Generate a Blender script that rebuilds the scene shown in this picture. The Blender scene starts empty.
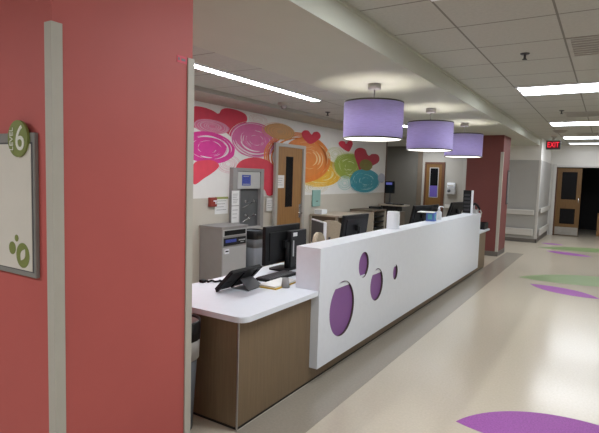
import bpy, bmesh, math, random
from mathutils import Vector, Matrix
random.seed(4)
C = bpy.context.scene.collection
PI = math.pi

# ------------------------------------------------------------------ materials
def lin(c):
    c = c / 255.0
    return c / 12.92 if c <= 0.04045 else ((c + 0.055) / 1.055) ** 2.4

def rgb(r, g, b, k=1.0):
    return (min(1, lin(r) * k), min(1, lin(g) * k), min(1, lin(b) * k), 1)

def mat(name, col, rough=0.6, metal=0.0, noise=0.0, nscale=8.0, stretch=(1, 1, 1), bump=0.0, bscale=200.0,
        alpha=1.0, emit=None, estr=0.0, spec=0.5, trans=0.0, ior=1.45):
    m = bpy.data.materials.new(name)
    m.use_nodes = True
    nt = m.node_tree
    p = nt.nodes['Principled BSDF']
    p.inputs['Base Color'].default_value = col
    p.inputs['Roughness'].default_value = rough
    p.inputs['Metallic'].default_value = metal
    p.inputs['Specular IOR Level'].default_value = spec
    p.inputs['Alpha'].default_value = alpha
    p.inputs['Transmission Weight'].default_value = trans
    p.inputs['IOR'].default_value = ior
    if emit:
        p.inputs['Emission Color'].default_value = emit
        p.inputs['Emission Strength'].default_value = estr
    tc = nt.nodes.new('ShaderNodeTexCoord')
    mp = nt.nodes.new('ShaderNodeMapping')
    mp.inputs['Scale'].default_value = stretch
    nt.links.new(tc.outputs['Object'], mp.inputs['Vector'])
    if noise > 0:
        n = nt.nodes.new('ShaderNodeTexNoise')
        n.inputs['Scale'].default_value = nscale
        n.inputs['Detail'].default_value = 5
        nt.links.new(mp.outputs['Vector'], n.inputs['Vector'])
        r = nt.nodes.new('ShaderNodeValToRGB')
        a = [max(0, c * (1 - noise)) for c in col[:3]] + [1]
        b = [min(1, c * (1 + noise)) for c in col[:3]] + [1]
        r.color_ramp.elements[0].position = 0.3
        r.color_ramp.elements[1].position = 0.7
        r.color_ramp.elements[0].color = a
        r.color_ramp.elements[1].color = b
        nt.links.new(n.outputs['Fac'], r.inputs['Fac'])
        nt.links.new(r.outputs['Color'], p.inputs['Base Color'])
    if bump > 0:
        n2 = nt.nodes.new('ShaderNodeTexNoise')
        n2.inputs['Scale'].default_value = bscale
        nt.links.new(mp.outputs['Vector'], n2.inputs['Vector'])
        bp = nt.nodes.new('ShaderNodeBump')
        bp.inputs['Strength'].default_value = bump
        bp.inputs['Distance'].default_value = 0.004
        nt.links.new(n2.outputs['Fac'], bp.inputs['Height'])
        nt.links.new(bp.outputs['Normal'], p.inputs['Normal'])
    return m

def tile_mat(name, col, line, x0, sx, y0, sy, w):
    """lay-in ceiling tiles: thin groove lines of the grid drawn in the tile pattern"""
    m = mat(name, col, rough=0.9, noise=0.05, nscale=40, bump=0.15, bscale=160)
    nt = m.node_tree
    p = nt.nodes['Principled BSDF']
    src = p.inputs['Base Color'].links[0].from_socket
    tc = nt.nodes.new('ShaderNodeTexCoord')
    sep = nt.nodes.new('ShaderNodeSeparateXYZ')
    nt.links.new(tc.outputs['Object'], sep.inputs[0])
    outs = []
    for ax, o, s in (('X', x0, sx), ('Y', y0, sy)):
        a = nt.nodes.new('ShaderNodeMath'); a.operation = 'SUBTRACT'; a.inputs[1].default_value = o
        nt.links.new(sep.outputs[ax], a.inputs[0])
        d = nt.nodes.new('ShaderNodeMath'); d.operation = 'PINGPONG'; d.inputs[1].default_value = s / 2
        # pingpong gives distance to nearest grid line for lines every s
        nt.links.new(a.outputs[0], d.inputs[0])
        l = nt.nodes.new('ShaderNodeMath'); l.operation = 'LESS_THAN'; l.inputs[1].default_value = w / 2
        nt.links.new(d.outputs[0], l.inputs[0])
        outs.append(l.outputs[0])
    mx = nt.nodes.new('ShaderNodeMath'); mx.operation = 'MAXIMUM'
    nt.links.new(outs[0], mx.inputs[0]); nt.links.new(outs[1], mx.inputs[1])
    mix = nt.nodes.new('ShaderNodeMix'); mix.data_type = 'RGBA'
    nt.links.new(mx.outputs[0], mix.inputs[0])
    nt.links.new(src, mix.inputs[6])
    mix.inputs[7].default_value = line
    nt.links.new(mix.outputs[2], p.inputs['Base Color'])
    return m

K = 1.0
M = {}
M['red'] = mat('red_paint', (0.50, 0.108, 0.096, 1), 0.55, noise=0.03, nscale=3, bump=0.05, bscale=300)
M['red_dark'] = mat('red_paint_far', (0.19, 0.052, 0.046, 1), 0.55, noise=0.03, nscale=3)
M['guard'] = mat('corner_guard_vinyl', (0.48, 0.46, 0.40, 1), 0.5, noise=0.02)
M['wall'] = mat('beige_wall_paint', (0.52, 0.485, 0.42, 1), 0.6, noise=0.02, nscale=4)
M['wall_white'] = mat('off_white_paint', (0.74, 0.72, 0.68, 1), 0.6, noise=0.02, nscale=4)
M['wainscot'] = mat('grey_wall_protection', (0.42, 0.41, 0.39, 1), 0.45, noise=0.02, nscale=4)
M['rail'] = mat('handrail_vinyl', (0.60, 0.58, 0.54, 1), 0.45, noise=0.01)
M['wall_shade'] = mat('dimmed_wall_paint', (0.37, 0.35, 0.31, 1), 0.6, noise=0.02, nscale=4)  # wall colour darkened to offset the strong light of the added corner lamp
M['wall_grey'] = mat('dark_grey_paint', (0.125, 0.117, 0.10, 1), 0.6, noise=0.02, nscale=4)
M['soffit'] = mat('smooth_gypsum', (0.49, 0.50, 0.43, 1), 0.7, noise=0.02, nscale=3)
M['band'] = mat('gypsum_border', (0.36, 0.345, 0.30, 1), 0.7, noise=0.05, nscale=3)
M['base'] = mat('grey_rubber_base', (0.16, 0.145, 0.13, 1), 0.5)
M['floor'] = mat('beige_sheet_vinyl', (0.57, 0.505, 0.40, 1), 0.2, noise=0.05, nscale=60, spec=0.5)
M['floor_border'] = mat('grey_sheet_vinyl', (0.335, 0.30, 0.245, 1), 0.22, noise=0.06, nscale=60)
M['leaf_purple'] = mat('purple_vinyl_inlay', (0.31, 0.075, 0.34, 1), 0.6, noise=0.2, nscale=90)
M['leaf_green'] = mat('green_vinyl_inlay', (0.21, 0.29, 0.12, 1), 0.5, noise=0.06, nscale=60)
M['tile_r'] = tile_mat('ceiling_tile_corridor', (0.46, 0.455, 0.41, 1), (0.21, 0.20, 0.175, 1), -1.07, 0.69, 6.64, 0.674, 0.016)
M['tile_l'] = tile_mat('ceiling_tile_station', (0.46, 0.465, 0.435, 1), (0.21, 0.20, 0.175, 1), -3.215, 1.4, 3.13, 0.645, 0.014)
M['white_solid'] = mat('white_solid_surface', (0.76, 0.80, 0.86, 1), 0.28, noise=0.015, nscale=20)
M['laminate'] = mat('brown_wood_laminate', (0.185, 0.128, 0.072, 1), 0.45, noise=0.10, nscale=6, stretch=(14, 14, 0.7))
M['laminate_dk'] = mat('toe_kick_black', (0.012, 0.011, 0.010, 1), 0.5)
M['alu'] = mat('brushed_aluminium', (0.45, 0.45, 0.45, 1), 0.35, metal=0.9, noise=0.05, nscale=30)
M['chrome'] = mat('satin_chrome', (0.6, 0.6, 0.6, 1), 0.25, metal=1.0, noise=0.02)
M['purple'] = mat('purple_inset_laminate', (0.235, 0.095, 0.30, 1), 0.5, noise=0.03, nscale=5)
M['black'] = mat('black_plastic', (0.006, 0.006, 0.0065, 1), 0.5, spec=0.25, noise=0.1)
M['black_matte'] = mat('black_matte_plastic', (0.014, 0.014, 0.015, 1), 0.6, spec=0.3, noise=0.1)
M['grey_dk'] = mat('dark_grey_plastic', (0.07, 0.07, 0.075, 1), 0.5, noise=0.05)
M['screen'] = mat('dark_glass_screen', (0.012, 0.013, 0.018, 1), 0.12, noise=0.05)
M['grey_cab'] = mat('grey_painted_steel', (0.27, 0.265, 0.26, 1), 0.5, noise=0.03)
M['grey_cab_lt'] = mat('light_grey_painted_steel', (0.40, 0.40, 0.40, 1), 0.45, noise=0.03)
M['grey_cab_dk'] = mat('dark_grey_steel', (0.10, 0.105, 0.11, 1), 0.5, noise=0.05)
M['station_front'] = mat('pale_grey_moulding', (0.46, 0.46, 0.45, 1), 0.45, noise=0.02)
M['oak'] = mat('oak_veneer', (0.30, 0.155, 0.055, 1), 0.4, noise=0.16, nscale=5, stretch=(9, 9, 0.6))
M['oak_dk'] = mat('dark_oak_veneer', (0.165, 0.085, 0.026, 1), 0.4, noise=0.2, nscale=5, stretch=(9, 9, 0.6))
M['frame_grey'] = mat('grey_door_frame_paint', (0.40, 0.38, 0.345, 1), 0.5, noise=0.02)
M['frame_brown'] = mat('brown_door_frame_paint', (0.10, 0.04, 0.018, 1), 0.5, noise=0.05)
M['frame_white'] = mat('white_trim_paint', (0.62, 0.60, 0.57, 1), 0.5, noise=0.02)
M['dark_glass'] = mat('dark_door_glass', (0.006, 0.006, 0.007, 1), 0.25, spec=0.2, noise=0.05)
M['paper'] = mat('white_paper', (0.74, 0.74, 0.73, 1), 0.8, noise=0.02)
M['print'] = mat('grey_print', (0.25, 0.25, 0.26, 1), 0.8, noise=0.1)
M['print_blue'] = mat('blue_print', (0.045, 0.07, 0.33, 1), 0.5, noise=0.3, nscale=60)
M['print_green'] = mat('olive_print', (0.32, 0.36, 0.12, 1), 0.7, noise=0.1)
M['purple_paper'] = mat('purple_notice_paper', (0.11, 0.075, 0.33, 1), 0.7, noise=0.05)
M['alarm_red'] = mat('dark_red_plastic', (0.24, 0.035, 0.025, 1), 0.4, noise=0.05)
M['tag_pink'] = mat('pink_tape_label', (0.72, 0.115, 0.165, 1), 0.6, noise=0.03)
M['teal'] = mat('pale_teal_panel', (0.24, 0.40, 0.36, 1), 0.5, noise=0.03)
M['dim_print'] = mat('dim_print', (0.03, 0.03, 0.033, 1), 0.6, spec=0.3, noise=0.1)
M['yellow'] = mat('yellow_folder', (0.55, 0.36, 0.03, 1), 0.7, noise=0.05)
M['chair'] = mat('beige_upholstery', (0.48, 0.41, 0.31, 1), 0.8, noise=0.06, nscale=40)
M['counter_tan'] = mat('tan_laminate', (0.42, 0.37, 0.30, 1), 0.5, noise=0.04)
M['counter_brown'] = mat('brown_grey_laminate', (0.14, 0.11, 0.08, 1), 0.5, noise=0.05)
M['white_plastic'] = mat('white_plastic', (0.75, 0.78, 0.82, 1), 0.35, noise=0.01)
M['blue_box'] = mat('blue_carton', (0.09, 0.16, 0.47, 1), 0.6, noise=0.08)
M['teal_box'] = mat('teal_carton', (0.10, 0.38, 0.40, 1), 0.6, noise=0.2, nscale=90)
M['bin_grey'] = mat('grey_bin_plastic', (0.16, 0.175, 0.20, 1), 0.5, noise=0.04)
M['bin_blue'] = mat('blue_grey_bin_plastic', (0.22, 0.24, 0.27, 1), 0.5, noise=0.04)
M['bag'] = mat('white_bin_liner', (0.50, 0.50, 0.49, 1), 0.35, noise=0.05, bump=0.4, bscale=25)
M['bag_black'] = mat('black_bin_liner', (0.015, 0.015, 0.017, 1), 0.35, bump=0.5, bscale=25)
M['clear'] = mat('clear_plastic', (0.85, 0.87, 0.88, 1), 0.1, trans=0.85)
M['sign_grey'] = mat('sign_frame_grey', (0.23, 0.225, 0.21, 1), 0.45, noise=0.02)
M['sign_cream'] = mat('sign_cream_panel', (0.66, 0.62, 0.55, 1), 0.5, noise=0.02)
M['sign_green'] = mat('sign_olive_green', (0.20, 0.235, 0.065, 1), 0.5, noise=0.03)
M['frosted'] = mat('frosted_plastic', (0.72, 0.75, 0.77, 1), 0.3, trans=0.25)
M['letter'] = mat('pale_lettering', (0.74, 0.74, 0.66, 1), 0.5)
M['tube'] = mat('cool_white_lamp', (0.9, 0.9, 0.9, 1), 0.5, emit=(0.90, 0.94, 1.0, 1), estr=15.0)
M['tube_dim'] = mat('cool_white_lamp_dimmed', (0.9, 0.9, 0.9, 1), 0.5, emit=(0.90, 0.94, 1.0, 1), estr=2.2)
M['linear'] = mat('linear_lamp_diffuser', (0.9, 0.9, 0.9, 1), 0.5, emit=(0.95, 0.98, 1.0, 1), estr=30.0)
M['pend_diff'] = mat('pendant_diffuser', (0.9, 0.9, 0.88, 1), 0.5, emit=(1.0, 0.98, 0.90, 1), estr=1.6)
M['exit_red'] = mat('exit_sign_lit_letters', (0.6, 0.02, 0.03, 1), 0.5, emit=(1.0, 0.03, 0.06, 1), estr=1.0)
M['exit_glow'] = mat('exit_sign_face', (0.12, 0.015, 0.02, 1), 0.5, emit=(0.9, 0.03, 0.07, 1), estr=0.04)
M['rim'] = mat('dark_bronze_rim', (0.055, 0.05, 0.03, 1), 0.4, metal=0.5)
M['nickel'] = mat('matte_nickel', (0.36, 0.35, 0.33, 1), 0.5, metal=0.4, noise=0.03)
M['vent'] = mat('grey_vent', (0.42, 0.40, 0.36, 1), 0.6, noise=0.05)
M['vent_dk'] = mat('vent_slot_grey', (0.30, 0.285, 0.255, 1), 0.7)
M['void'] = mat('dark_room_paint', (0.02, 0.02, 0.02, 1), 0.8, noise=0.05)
M['copper'] = mat('kick_plate_steel', (0.34, 0.32, 0.29, 1), 0.45, metal=0.2, noise=0.08)
M['vitals'] = mat('blue_screen_header', (0.02, 0.02, 0.05, 1), 0.3, emit=(0.12, 0.13, 0.45, 1), estr=0.5)

def shade_mat():
    m = mat('lilac_linen_shade', (0.43, 0.39, 0.615, 1), 0.8, noise=0.10, nscale=14, stretch=(1, 1, 22), bump=0.3, bscale=60)
    nt = m.node_tree
    p = nt.nodes['Principled BSDF']
    out = nt.nodes['Material Output']
    t = nt.nodes.new('ShaderNodeBsdfTranslucent')
    src = p.inputs['Base Color'].links[0].from_socket
    nt.links.new(src, t.inputs['Color'])
    mx = nt.nodes.new('ShaderNodeMixShader')
    mx.inputs[0].default_value = 0.45
    nt.links.new(p.outputs[0], mx.inputs[1]); nt.links.new(t.outputs[0], mx.inputs[2])
    nt.links.new(mx.outputs[0], out.inputs['Surface'])
    return m
M['shade'] = shade_mat()

# ------------------------------------------------------------------ mesh helpers
def B():
    return bmesh.new()

def box(bm, x0, x1, y0, y1, z0, z1, bev=0.0, seg=2, mi=0):
    r = bmesh.ops.create_cube(bm, size=1.0)
    vs = r['verts']
    sx, sy, sz = abs(x1 - x0), abs(y1 - y0), abs(z1 - z0)
    for v in vs:
        v.co = Vector(((x0 + x1) / 2 + v.co.x * sx, (y0 + y1) / 2 + v.co.y * sy, (z0 + z1) / 2 + v.co.z * sz))
    fs = {f for v in vs for f in v.link_faces}
    for f in fs: f.material_index = mi
    if bev > 0:
        es = list({e for v in vs for e in v.link_edges})
        b = min(bev, sx * 0.45, sy * 0.45, sz * 0.45)
        bmesh.ops.bevel(bm, geom=es, offset=b, segments=seg, affect='EDGES', profile=0.5)
    return bm

def cyl(bm, p, q, r1, r2=None, seg=20, caps=True, mi=0):
    r2 = r1 if r2 is None else r2
    p, q = Vector(p), Vector(q)
    d = (q - p)
    z = d.normalized()
    a = Vector((1, 0, 0)) if abs(z.x) < 0.9 else Vector((0, 1, 0))
    x = z.cross(a).normalized(); y = z.cross(x)
    A, Bv = [], []
    for i in range(seg):
        t = 2 * PI * i / seg
        o = x * math.cos(t) + y * math.sin(t)
        A.append(bm.verts.new(p + o * r1)); Bv.append(bm.verts.new(q + o * r2))
    for i in range(seg):
        j = (i + 1) % seg
        f = bm.faces.new((A[i], A[j], Bv[j], Bv[i])); f.material_index = mi; f.smooth = True
    if caps:
        bm.faces.new(A[::-1]).material_index = mi; bm.faces.new(Bv).material_index = mi
    return bm

def lathe(bm, c, prof, seg=28, mi=0):
    """prof: list of (r, z) about the vertical through c"""
    rings = []
    for r, z in prof:
        if r < 1e-5:
            rings.append([bm.verts.new((c[0], c[1], c[2] + z))])
        else:
            rings.append([bm.verts.new((c[0] + r * math.cos(2 * PI * i / seg), c[1] + r * math.sin(2 * PI * i / seg), c[2] + z)) for i in range(seg)])
    for a, b in zip(rings, rings[1:]):
        for i in range(seg):
            j = (i + 1) % seg
            if len(a) == 1 and len(b) == 1: continue
            if len(a) == 1: f = bm.faces.new((a[0], b[i], b[j]))
            elif len(b) == 1: f = bm.faces.new((a[i], a[j], b[0]))
            else: f = bm.faces.new((a[i], a[j], b[j], b[i]))
            f.smooth = True; f.material_index = mi
    return bm

def tube(bm, pts, r, seg=8, mi=0):
    pts = [Vector(p) for p in pts]
    rings = []
    up = Vector((0, 0, 1))
    for i, p in enumerate(pts):
        d = (pts[min(i + 1, len(pts) - 1)] - pts[max(i - 1, 0)]).normalized()
        a = up if abs(d.dot(up)) < 0.9 else Vector((1, 0, 0))
        x = d.cross(a).normalized(); y = d.cross(x)
        rings.append([bm.verts.new(p + (x * math.cos(2 * PI * k / seg) + y * math.sin(2 * PI * k / seg)) * r) for k in range(seg)])
    for a, b in zip(rings, rings[1:]):
        for k in range(seg):
            j = (k + 1) % seg
            f = bm.faces.new((a[k], a[j], b[j], b[k])); f.smooth = True; f.material_index = mi
    bm.faces.new(rings[0][::-1]); bm.faces.new(rings[-1])
    return bm

def prism(bm, pts, f, mi=0):
    """pts: list of 2-D points; f(u, v, w) -> 3-D; extruded from w=0 to w=1"""
    A = [bm.verts.new(f(u, v, 0)) for u, v in pts]
    Bv = [bm.verts.new(f(u, v, 1)) for u, v in pts]
    n = len(pts)
    bm.faces.new(A).material_index = mi
    bm.faces.new(Bv[::-1]).material_index = mi
    for i in range(n):
        j = (i + 1) % n
        bm.faces.new((A[i], Bv[i], Bv[j], A[j])).material_index = mi
    return bm

def rrect(x0, x1, y0, y1, r, n=6, corners=(1, 1, 1, 1)):
    pts = []
    for (cx, cy, a0, on) in ((x1 - r, y1 - r, 0, corners[0]), (x0 + r, y1 - r, 90, corners[1]), (x0 + r, y0 + r, 180, corners[2]), (x1 - r, y0 + r, 270, corners[3])):
        if on:
            for k in range(n + 1):
                t = math.radians(a0 + 90 * k / n)
                pts.append((cx + r * math.cos(t), cy + r * math.sin(t)))
        else:
            t = math.radians(a0 + 45)
            pts.append((cx + math.copysign(r, math.cos(t)), cy + math.copysign(r, math.sin(t))))
    return pts

def xf(bm, m, vs=None):
    bmesh.ops.transform(bm, matrix=m, verts=vs or bm.verts[:])
    return bm

ORG = {}
def obj(name, bm, m, parent=None, org=None):
    """link bm as ONE object; world-space vertices are moved into the parent's frame"""
    bmesh.ops.recalc_face_normals(bm, faces=bm.faces[:])
    if parent is not None: o0 = ORG[parent.name]
    elif org is not None: o0 = Vector(org)
    else:
        xs = [v.co for v in bm.verts]
        o0 = Vector(((min(v.x for v in xs) + max(v.x for v in xs)) / 2, (min(v.y for v in xs) + max(v.y for v in xs)) / 2, min(v.z for v in xs)))
    for v in bm.verts: v.co -= o0
    me = bpy.data.meshes.new(name)
    bm.to_mesh(me); bm.free()
    for mm in (m if isinstance(m, (list, tuple)) else [m]):
        me.materials.append(mm)
    o = bpy.data.objects.new(name, me)
    C.objects.link(o)
    if parent is not None: o.parent = parent
    else: o.location = o0
    ORG[o.name] = o0
    return o

def thing(name, label, cat, loc, group=None):
    o = bpy.data.objects.new(name, None)
    o.empty_display_size = 0.1
    C.objects.link(o); o.location = loc
    o['label'] = label; o['category'] = cat
    if group: o['group'] = group
    ORG[o.name] = Vector(loc)
    return o

def tag(o, label, cat, group=None, kind=None):
    o['label'] = label; o['category'] = cat
    if group: o['group'] = group
    if kind: o['kind'] = kind
    return o

def struct(name, bm, m, parent=None):
    o = obj(name, bm, m, parent, org=(0, 0, 0) if parent is None else None)
    if parent is None: o['kind'] = 'structure'
    return o

def text_bm(s, size, f, depth=0.002):
    """lettering as a mesh; f maps (u, v, w) in metres to 3-D"""
    cu = bpy.data.curves.new('t', 'FONT')
    cu.body = s; cu.size = size; cu.extrude = depth / 2; cu.align_x = 'CENTER'; cu.align_y = 'CENTER'
    to = bpy.data.objects.new('t', cu); C.objects.link(to)
    dg = bpy.context.evaluated_depsgraph_get(); dg.update()
    me = bpy.data.meshes.new_from_object(to.evaluated_get(dg))
    bm = bmesh.new(); bm.from_mesh(me)
    for v in bm.verts: v.co = Vector(f(v.co.x, v.co.y, v.co.z + depth / 2))
    bpy.data.objects.remove(to); bpy.data.curves.remove(cu); bpy.data.meshes.remove(me)
    return bm

def copy_tree(o, parent=None):
    c = o.copy(); C.objects.link(c); c.parent = parent
    ORG[c.name] = ORG[o.name].copy()
    for ch in list(o.children): copy_tree(ch, c)
    return c

# ------------------------------------------------------------------ the setting
ZS, ZC = 2.584, 2.775           # station soffit height, corridor ceiling height
YW = 1.185                      # sign wall face
XF = -1.918                     # red wall face along the corridor
b = box(B(), -6.6, 2.2, -3.6, 20.5, -0.1, 0.0); struct('floor', b, M['floor'])
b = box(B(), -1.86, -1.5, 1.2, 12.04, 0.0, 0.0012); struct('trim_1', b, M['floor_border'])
b = box(B(), -1.595, 2.2, -3.6, 17.2, ZC, ZC + 0.1); struct('ceiling', b, M['tile_r'])
b = box(B(), -2.8, -1.595, -3.6, 14.5, ZS, ZC + 0.1)
struct('ceiling_soffit', b, M['soffit'])
b = box(B(), -1.60, -1.575, -3.6, 14.5, ZC - 0.022, ZC); struct('trim_2', b, M['soffit'])
b = box(B(), -6.6, -2.8, -3.6, 14.5, ZS, ZS + 0.1); struct('ceiling_station', b, M['tile_l'])
b = box(B(), -4.6, -4.02, 1.97, 11.33, 2.53, ZS); struct('ceiling_border', b, M['band'])
# walls
b = box(B(), -6.4, XF, YW, 1.97, 0, ZS); struct('wall_entrance', b, M['red'])
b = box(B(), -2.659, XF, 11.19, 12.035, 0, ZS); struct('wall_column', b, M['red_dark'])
b = B(); box(b, -2.664, XF + 0.006, 11.184, 11.19, 0.0013, 0.105); box(b, XF, XF + 0.006, 11.184, 12.041, 0.0013, 0.105)
struct('baseboard_column', b, M['base'])
b = box(B(), -4.75, -4.6, 1.97, 11.33, 0, ZS); struct('wall_left', b, M['wall'])
b = box(B(), -6.4, -4.75, 11.18, 11.33, 0, ZS); struct('wall_return', b, M['wall'])
b = box(B(), -6.6, -6.4, -3.6, 14.5, 0, ZS); struct('wall_far_left', b, M['wall'])
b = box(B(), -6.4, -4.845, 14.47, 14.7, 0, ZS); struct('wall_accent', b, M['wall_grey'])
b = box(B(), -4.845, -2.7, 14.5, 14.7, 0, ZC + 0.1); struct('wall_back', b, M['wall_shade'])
b = box(B(), -2.7, -1.545, 14.5, 14.7, 0, ZC + 0.1); struct('wall_corridor_end', b, M['wall_white'])
b = box(B(), -1.745, -1.545, 14.7, 17.2, 0, ZC + 0.1); struct('wall_alcove', b, M['wall_white'])
b = B()
box(b, -1.745, -1.37, 17.2, 17.35, 0, ZC + 0.1); box(b, 0.5, 2.2, 17.2, 17.35, 0, ZC + 0.1); box(b, -1.37, 0.5, 17.2, 17.35, 2.10, ZC + 0.1)
struct('wall_far', b, M['wall_white'])
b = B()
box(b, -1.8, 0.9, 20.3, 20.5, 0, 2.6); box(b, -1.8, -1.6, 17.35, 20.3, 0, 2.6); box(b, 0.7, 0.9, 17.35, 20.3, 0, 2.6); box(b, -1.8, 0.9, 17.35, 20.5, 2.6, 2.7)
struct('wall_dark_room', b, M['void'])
b = box(B(), 2.0, 2.2, -3.6, 17.2, 0, ZC); struct('wall_right', b, M['wall_white'])
b = box(B(), -6.6, 2.2, -3.8, -3.6, 0, ZC); struct('wall_behind', b, M['wall'])
# trims on the back walls: wainscot panels, vertical joint strips
b = B(); box(b, -2.6, -1.555, 14.488, 14.5, 0.1, 2.2); struct('trim_3', b, M['wainscot'])
b = B(); box(b, -1.545, -1.533, 14.51, 17.2, 0.1, 2.2); struct('trim_4', b, M['wainscot'])
b = B(); box(b, -1.585, -1.525, 14.48, 14.53, 0.1, 2.2, 0.006); struct('trim_5', b, M['frame_white'])
b = B(); box(b, -4.86, -4.72, 14.455, 14.5, 0, ZS, 0.008); struct('trim_6', b, M['counter_brown'])
b = B(); box(b, -3.53, -3.43, 14.47, 14.5, 0, ZS, 0.004); struct('trim_7', b, M['frame_grey'])
b = B(); box(b, -2.6, -1.52, 14.476, 14.5, 0.0, 0.1); box(b, -1.545, -1.521, 14.476, 17.2, 0.0, 0.1); struct('baseboard_back', b, M['base'])
b = B(); box(b, -4.6, -4.592, 7.62, 11.33, 0.0, 0.1); struct('baseboard_left', b, M['base'])
b = B(); box(b, -4.625, -4.585, 11.30, 11.345, 0.0, 2.53, 0.004); struct('trim_8', b, M['frame_brown'])

# corner guards: angle profile; one thing each
def guard(cx, cy, sx, sy, ztop, label, w=0.040, t=0.008):
    """cx, cy: corner; sx: side the first wing runs to along X; sy: along Y"""
    bm = B()
    pts = [(0, 0), (sx * w, 0), (sx * w, -sy * t), (-sx * t, -sy * t), (-sx * t, sy * w), (0, sy * w)]
    prism(bm, pts, lambda u, v, k: (cx + u, cy + v, 0.1 + (ztop - 0.1) * k))
    o = obj('corner_guard', bm, M['guard'])
    return tag(o, label, 'corner guard', 'wall corner guards')
guard(XF, YW, -1, 1, 2.183, 'tall grey corner guard on the nearest red corner, right of the sign')
guard(XF, 1.97, -1, -1, 2.2, 'grey corner guard at the red wall end beside the white worktop', w=0.038)
guard(XF, 11.19, -1, 1, 2.23, 'grey corner guard on the far red column beyond the desk', w=0.05)

# handrails and bumpers on the far grey walls
def rail_x(z0, z1, name, label, d=0.07):
    t = thing(name, label, name.replace('_', ' '), (-2.1, 14.488, z0))
    bm = B(); box(bm, -2.7, -1.62, 14.488 - d, 14.488 - d + 0.035, z0, z1, 0.015, 3); obj('rail_cap', bm, M['rail'], t)
    for x in (-2.5, -1.75):
        bm = B(); box(bm, x - 0.03, x + 0.03, 14.488 - d + 0.03, 14.4885, z0 + 0.02, z1 - 0.02); obj('bracket', bm, M['rail'], t)
rail_x(0.735, 0.875, 'handrail', 'grey handrail on the far wall facing the corridor')
rail_x(0.185, 0.37, 'bumper_rail', 'wide low grey bumper rail under the handrail facing the corridor')
def rail_y(z0, z1, name, label, d=0.07):
    t = thing(name, label, name.replace('_', ' '), (-1.533, 15.8, z0))
    bm = B(); box(bm, -1.533 + d - 0.035, -1.533 + d, 14.62, 16.95, z0, z1, 0.015, 3); obj('rail_cap', bm, M['rail'], t)
    for y in (14.8, 15.8, 16.8):
        bm = B(); box(bm, -1.5335, -1.533 + d - 0.03, y - 0.03, y + 0.03, z0 + 0.02, z1 - 0.02); obj('bracket', bm, M['rail'], t)
rail_y(0.79, 0.93, 'handrail', 'short grey handrail on the side wall leading to the wooden doors')
rail_y(0.185, 0.37, 'bumper_rail', 'low grey bumper rail on the side wall leading to the wooden doors')

# ------------------------------------------------------------------ ceiling fittings
def troffer(y0, label, x0=-1.062, ZC=ZC, w=1.37, lamp='tube'):
    x1, y1 = x0 + w, y0 + 0.66
    t = thing('ceiling_light', label, 'ceiling light', ((x0 + x1) / 2, y0 + 0.33, ZC), 'recessed corridor ceiling lights')
    bm = B()
    for a in ((x0, x1, y0, y0 + 0.025), (x0, x1, y1 - 0.025, y1), (x0, x0 + 0.025, y0 + 0.025, y1 - 0.025), (x1 - 0.025, x1, y0 + 0.025, y1 - 0.025)):
        box(bm, *a, ZC - 0.012, ZC)
    obj('frame', bm, M['white_plastic'], t)
    bm = B()
    for s in (0, 1):
        ya = y0 + 0.026 + s * 0.325; yb = ya + 0.283
        n = 8
        for k in range(n):
            a0, a1 = PI * k / n, PI * (k + 1) / n
            f = lambda a: (ya + (yb - ya) * (1 - math.cos(a)) / 2, ZC - 0.002 - 0.008 * math.sin(a))
            p, q = f(a0), f(a1)
            vs = [bm.verts.new(v) for v in ((x0 + 0.026, *p), (x1 - 0.026, *p), (x1 - 0.026, *q), (x0 + 0.026, *q))]
            bm.faces.new(vs)
    obj('diffuser', bm, M[lamp], t)
    bm = B(); box(bm, x0 + 0.026, x1 - 0.026, y0 + 0.31, y0 + 0.35, ZC - 0.012, ZC); obj('centre_bar', bm, M['white_plastic'], t)
troffer(6.69, 'nearest and largest recessed ceiling light in view over the corridor')
troffer(10.74, 'second recessed ceiling light along the corridor, between the nearest and the exit sign')
troffer(14.12, 'third recessed ceiling light along the corridor, level with the red exit sign')
troffer(16.2, 'farthest recessed ceiling light, just before the wooden double doors', lamp='tube_dim')
troffer(2.62, 'added unseen recessed ceiling light just above the top edge of the photo')  # unseen; continues the row spacing, added for overall brightness
troffer(-1.42, 'added unseen recessed ceiling light behind the viewpoint')  # unseen repeat of the row, added to help light the corridor
troffer(-1.0, 'added unseen ceiling light in the lobby to the left of the photo', -4.2, ZS)  # no known fitting here; added to brighten the red sign wall
troffer(13.3, 'added ceiling light in the back corner, hidden behind the middle pendant', -4.85, ZS, 0.9)  # added out of sight to brighten the dark back walls

def linear_light(y0, y1, label):
    t = thing('linear_light', label, 'ceiling light', (-3.275, (y0 + y1) / 2, ZS))
    bm = B(); box(bm, -3.33, -3.22, y0, y1, ZS - 0.012, ZS - 0.002); obj('diffuser', bm, M['linear'], t)
    bm = B()
    for a in ((-3.345, -3.33, y0 - 0.015, y1 + 0.015), (-3.22, -3.205, y0 - 0.015, y1 + 0.015), (-3.33, -3.22, y0 - 0.015, y0), (-3.33, -3.22, y1, y1 + 0.015)):
        box(bm, *a, ZS - 0.014, ZS)
    obj('frame', bm, M['white_plastic'], t)
linear_light(2.1, 5.62, 'long thin bright linear light in the ceiling over the nurse desk')
linear_light(6.95, 8.95, 'second linear ceiling light, mostly hidden behind the pendant lamps')

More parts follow.
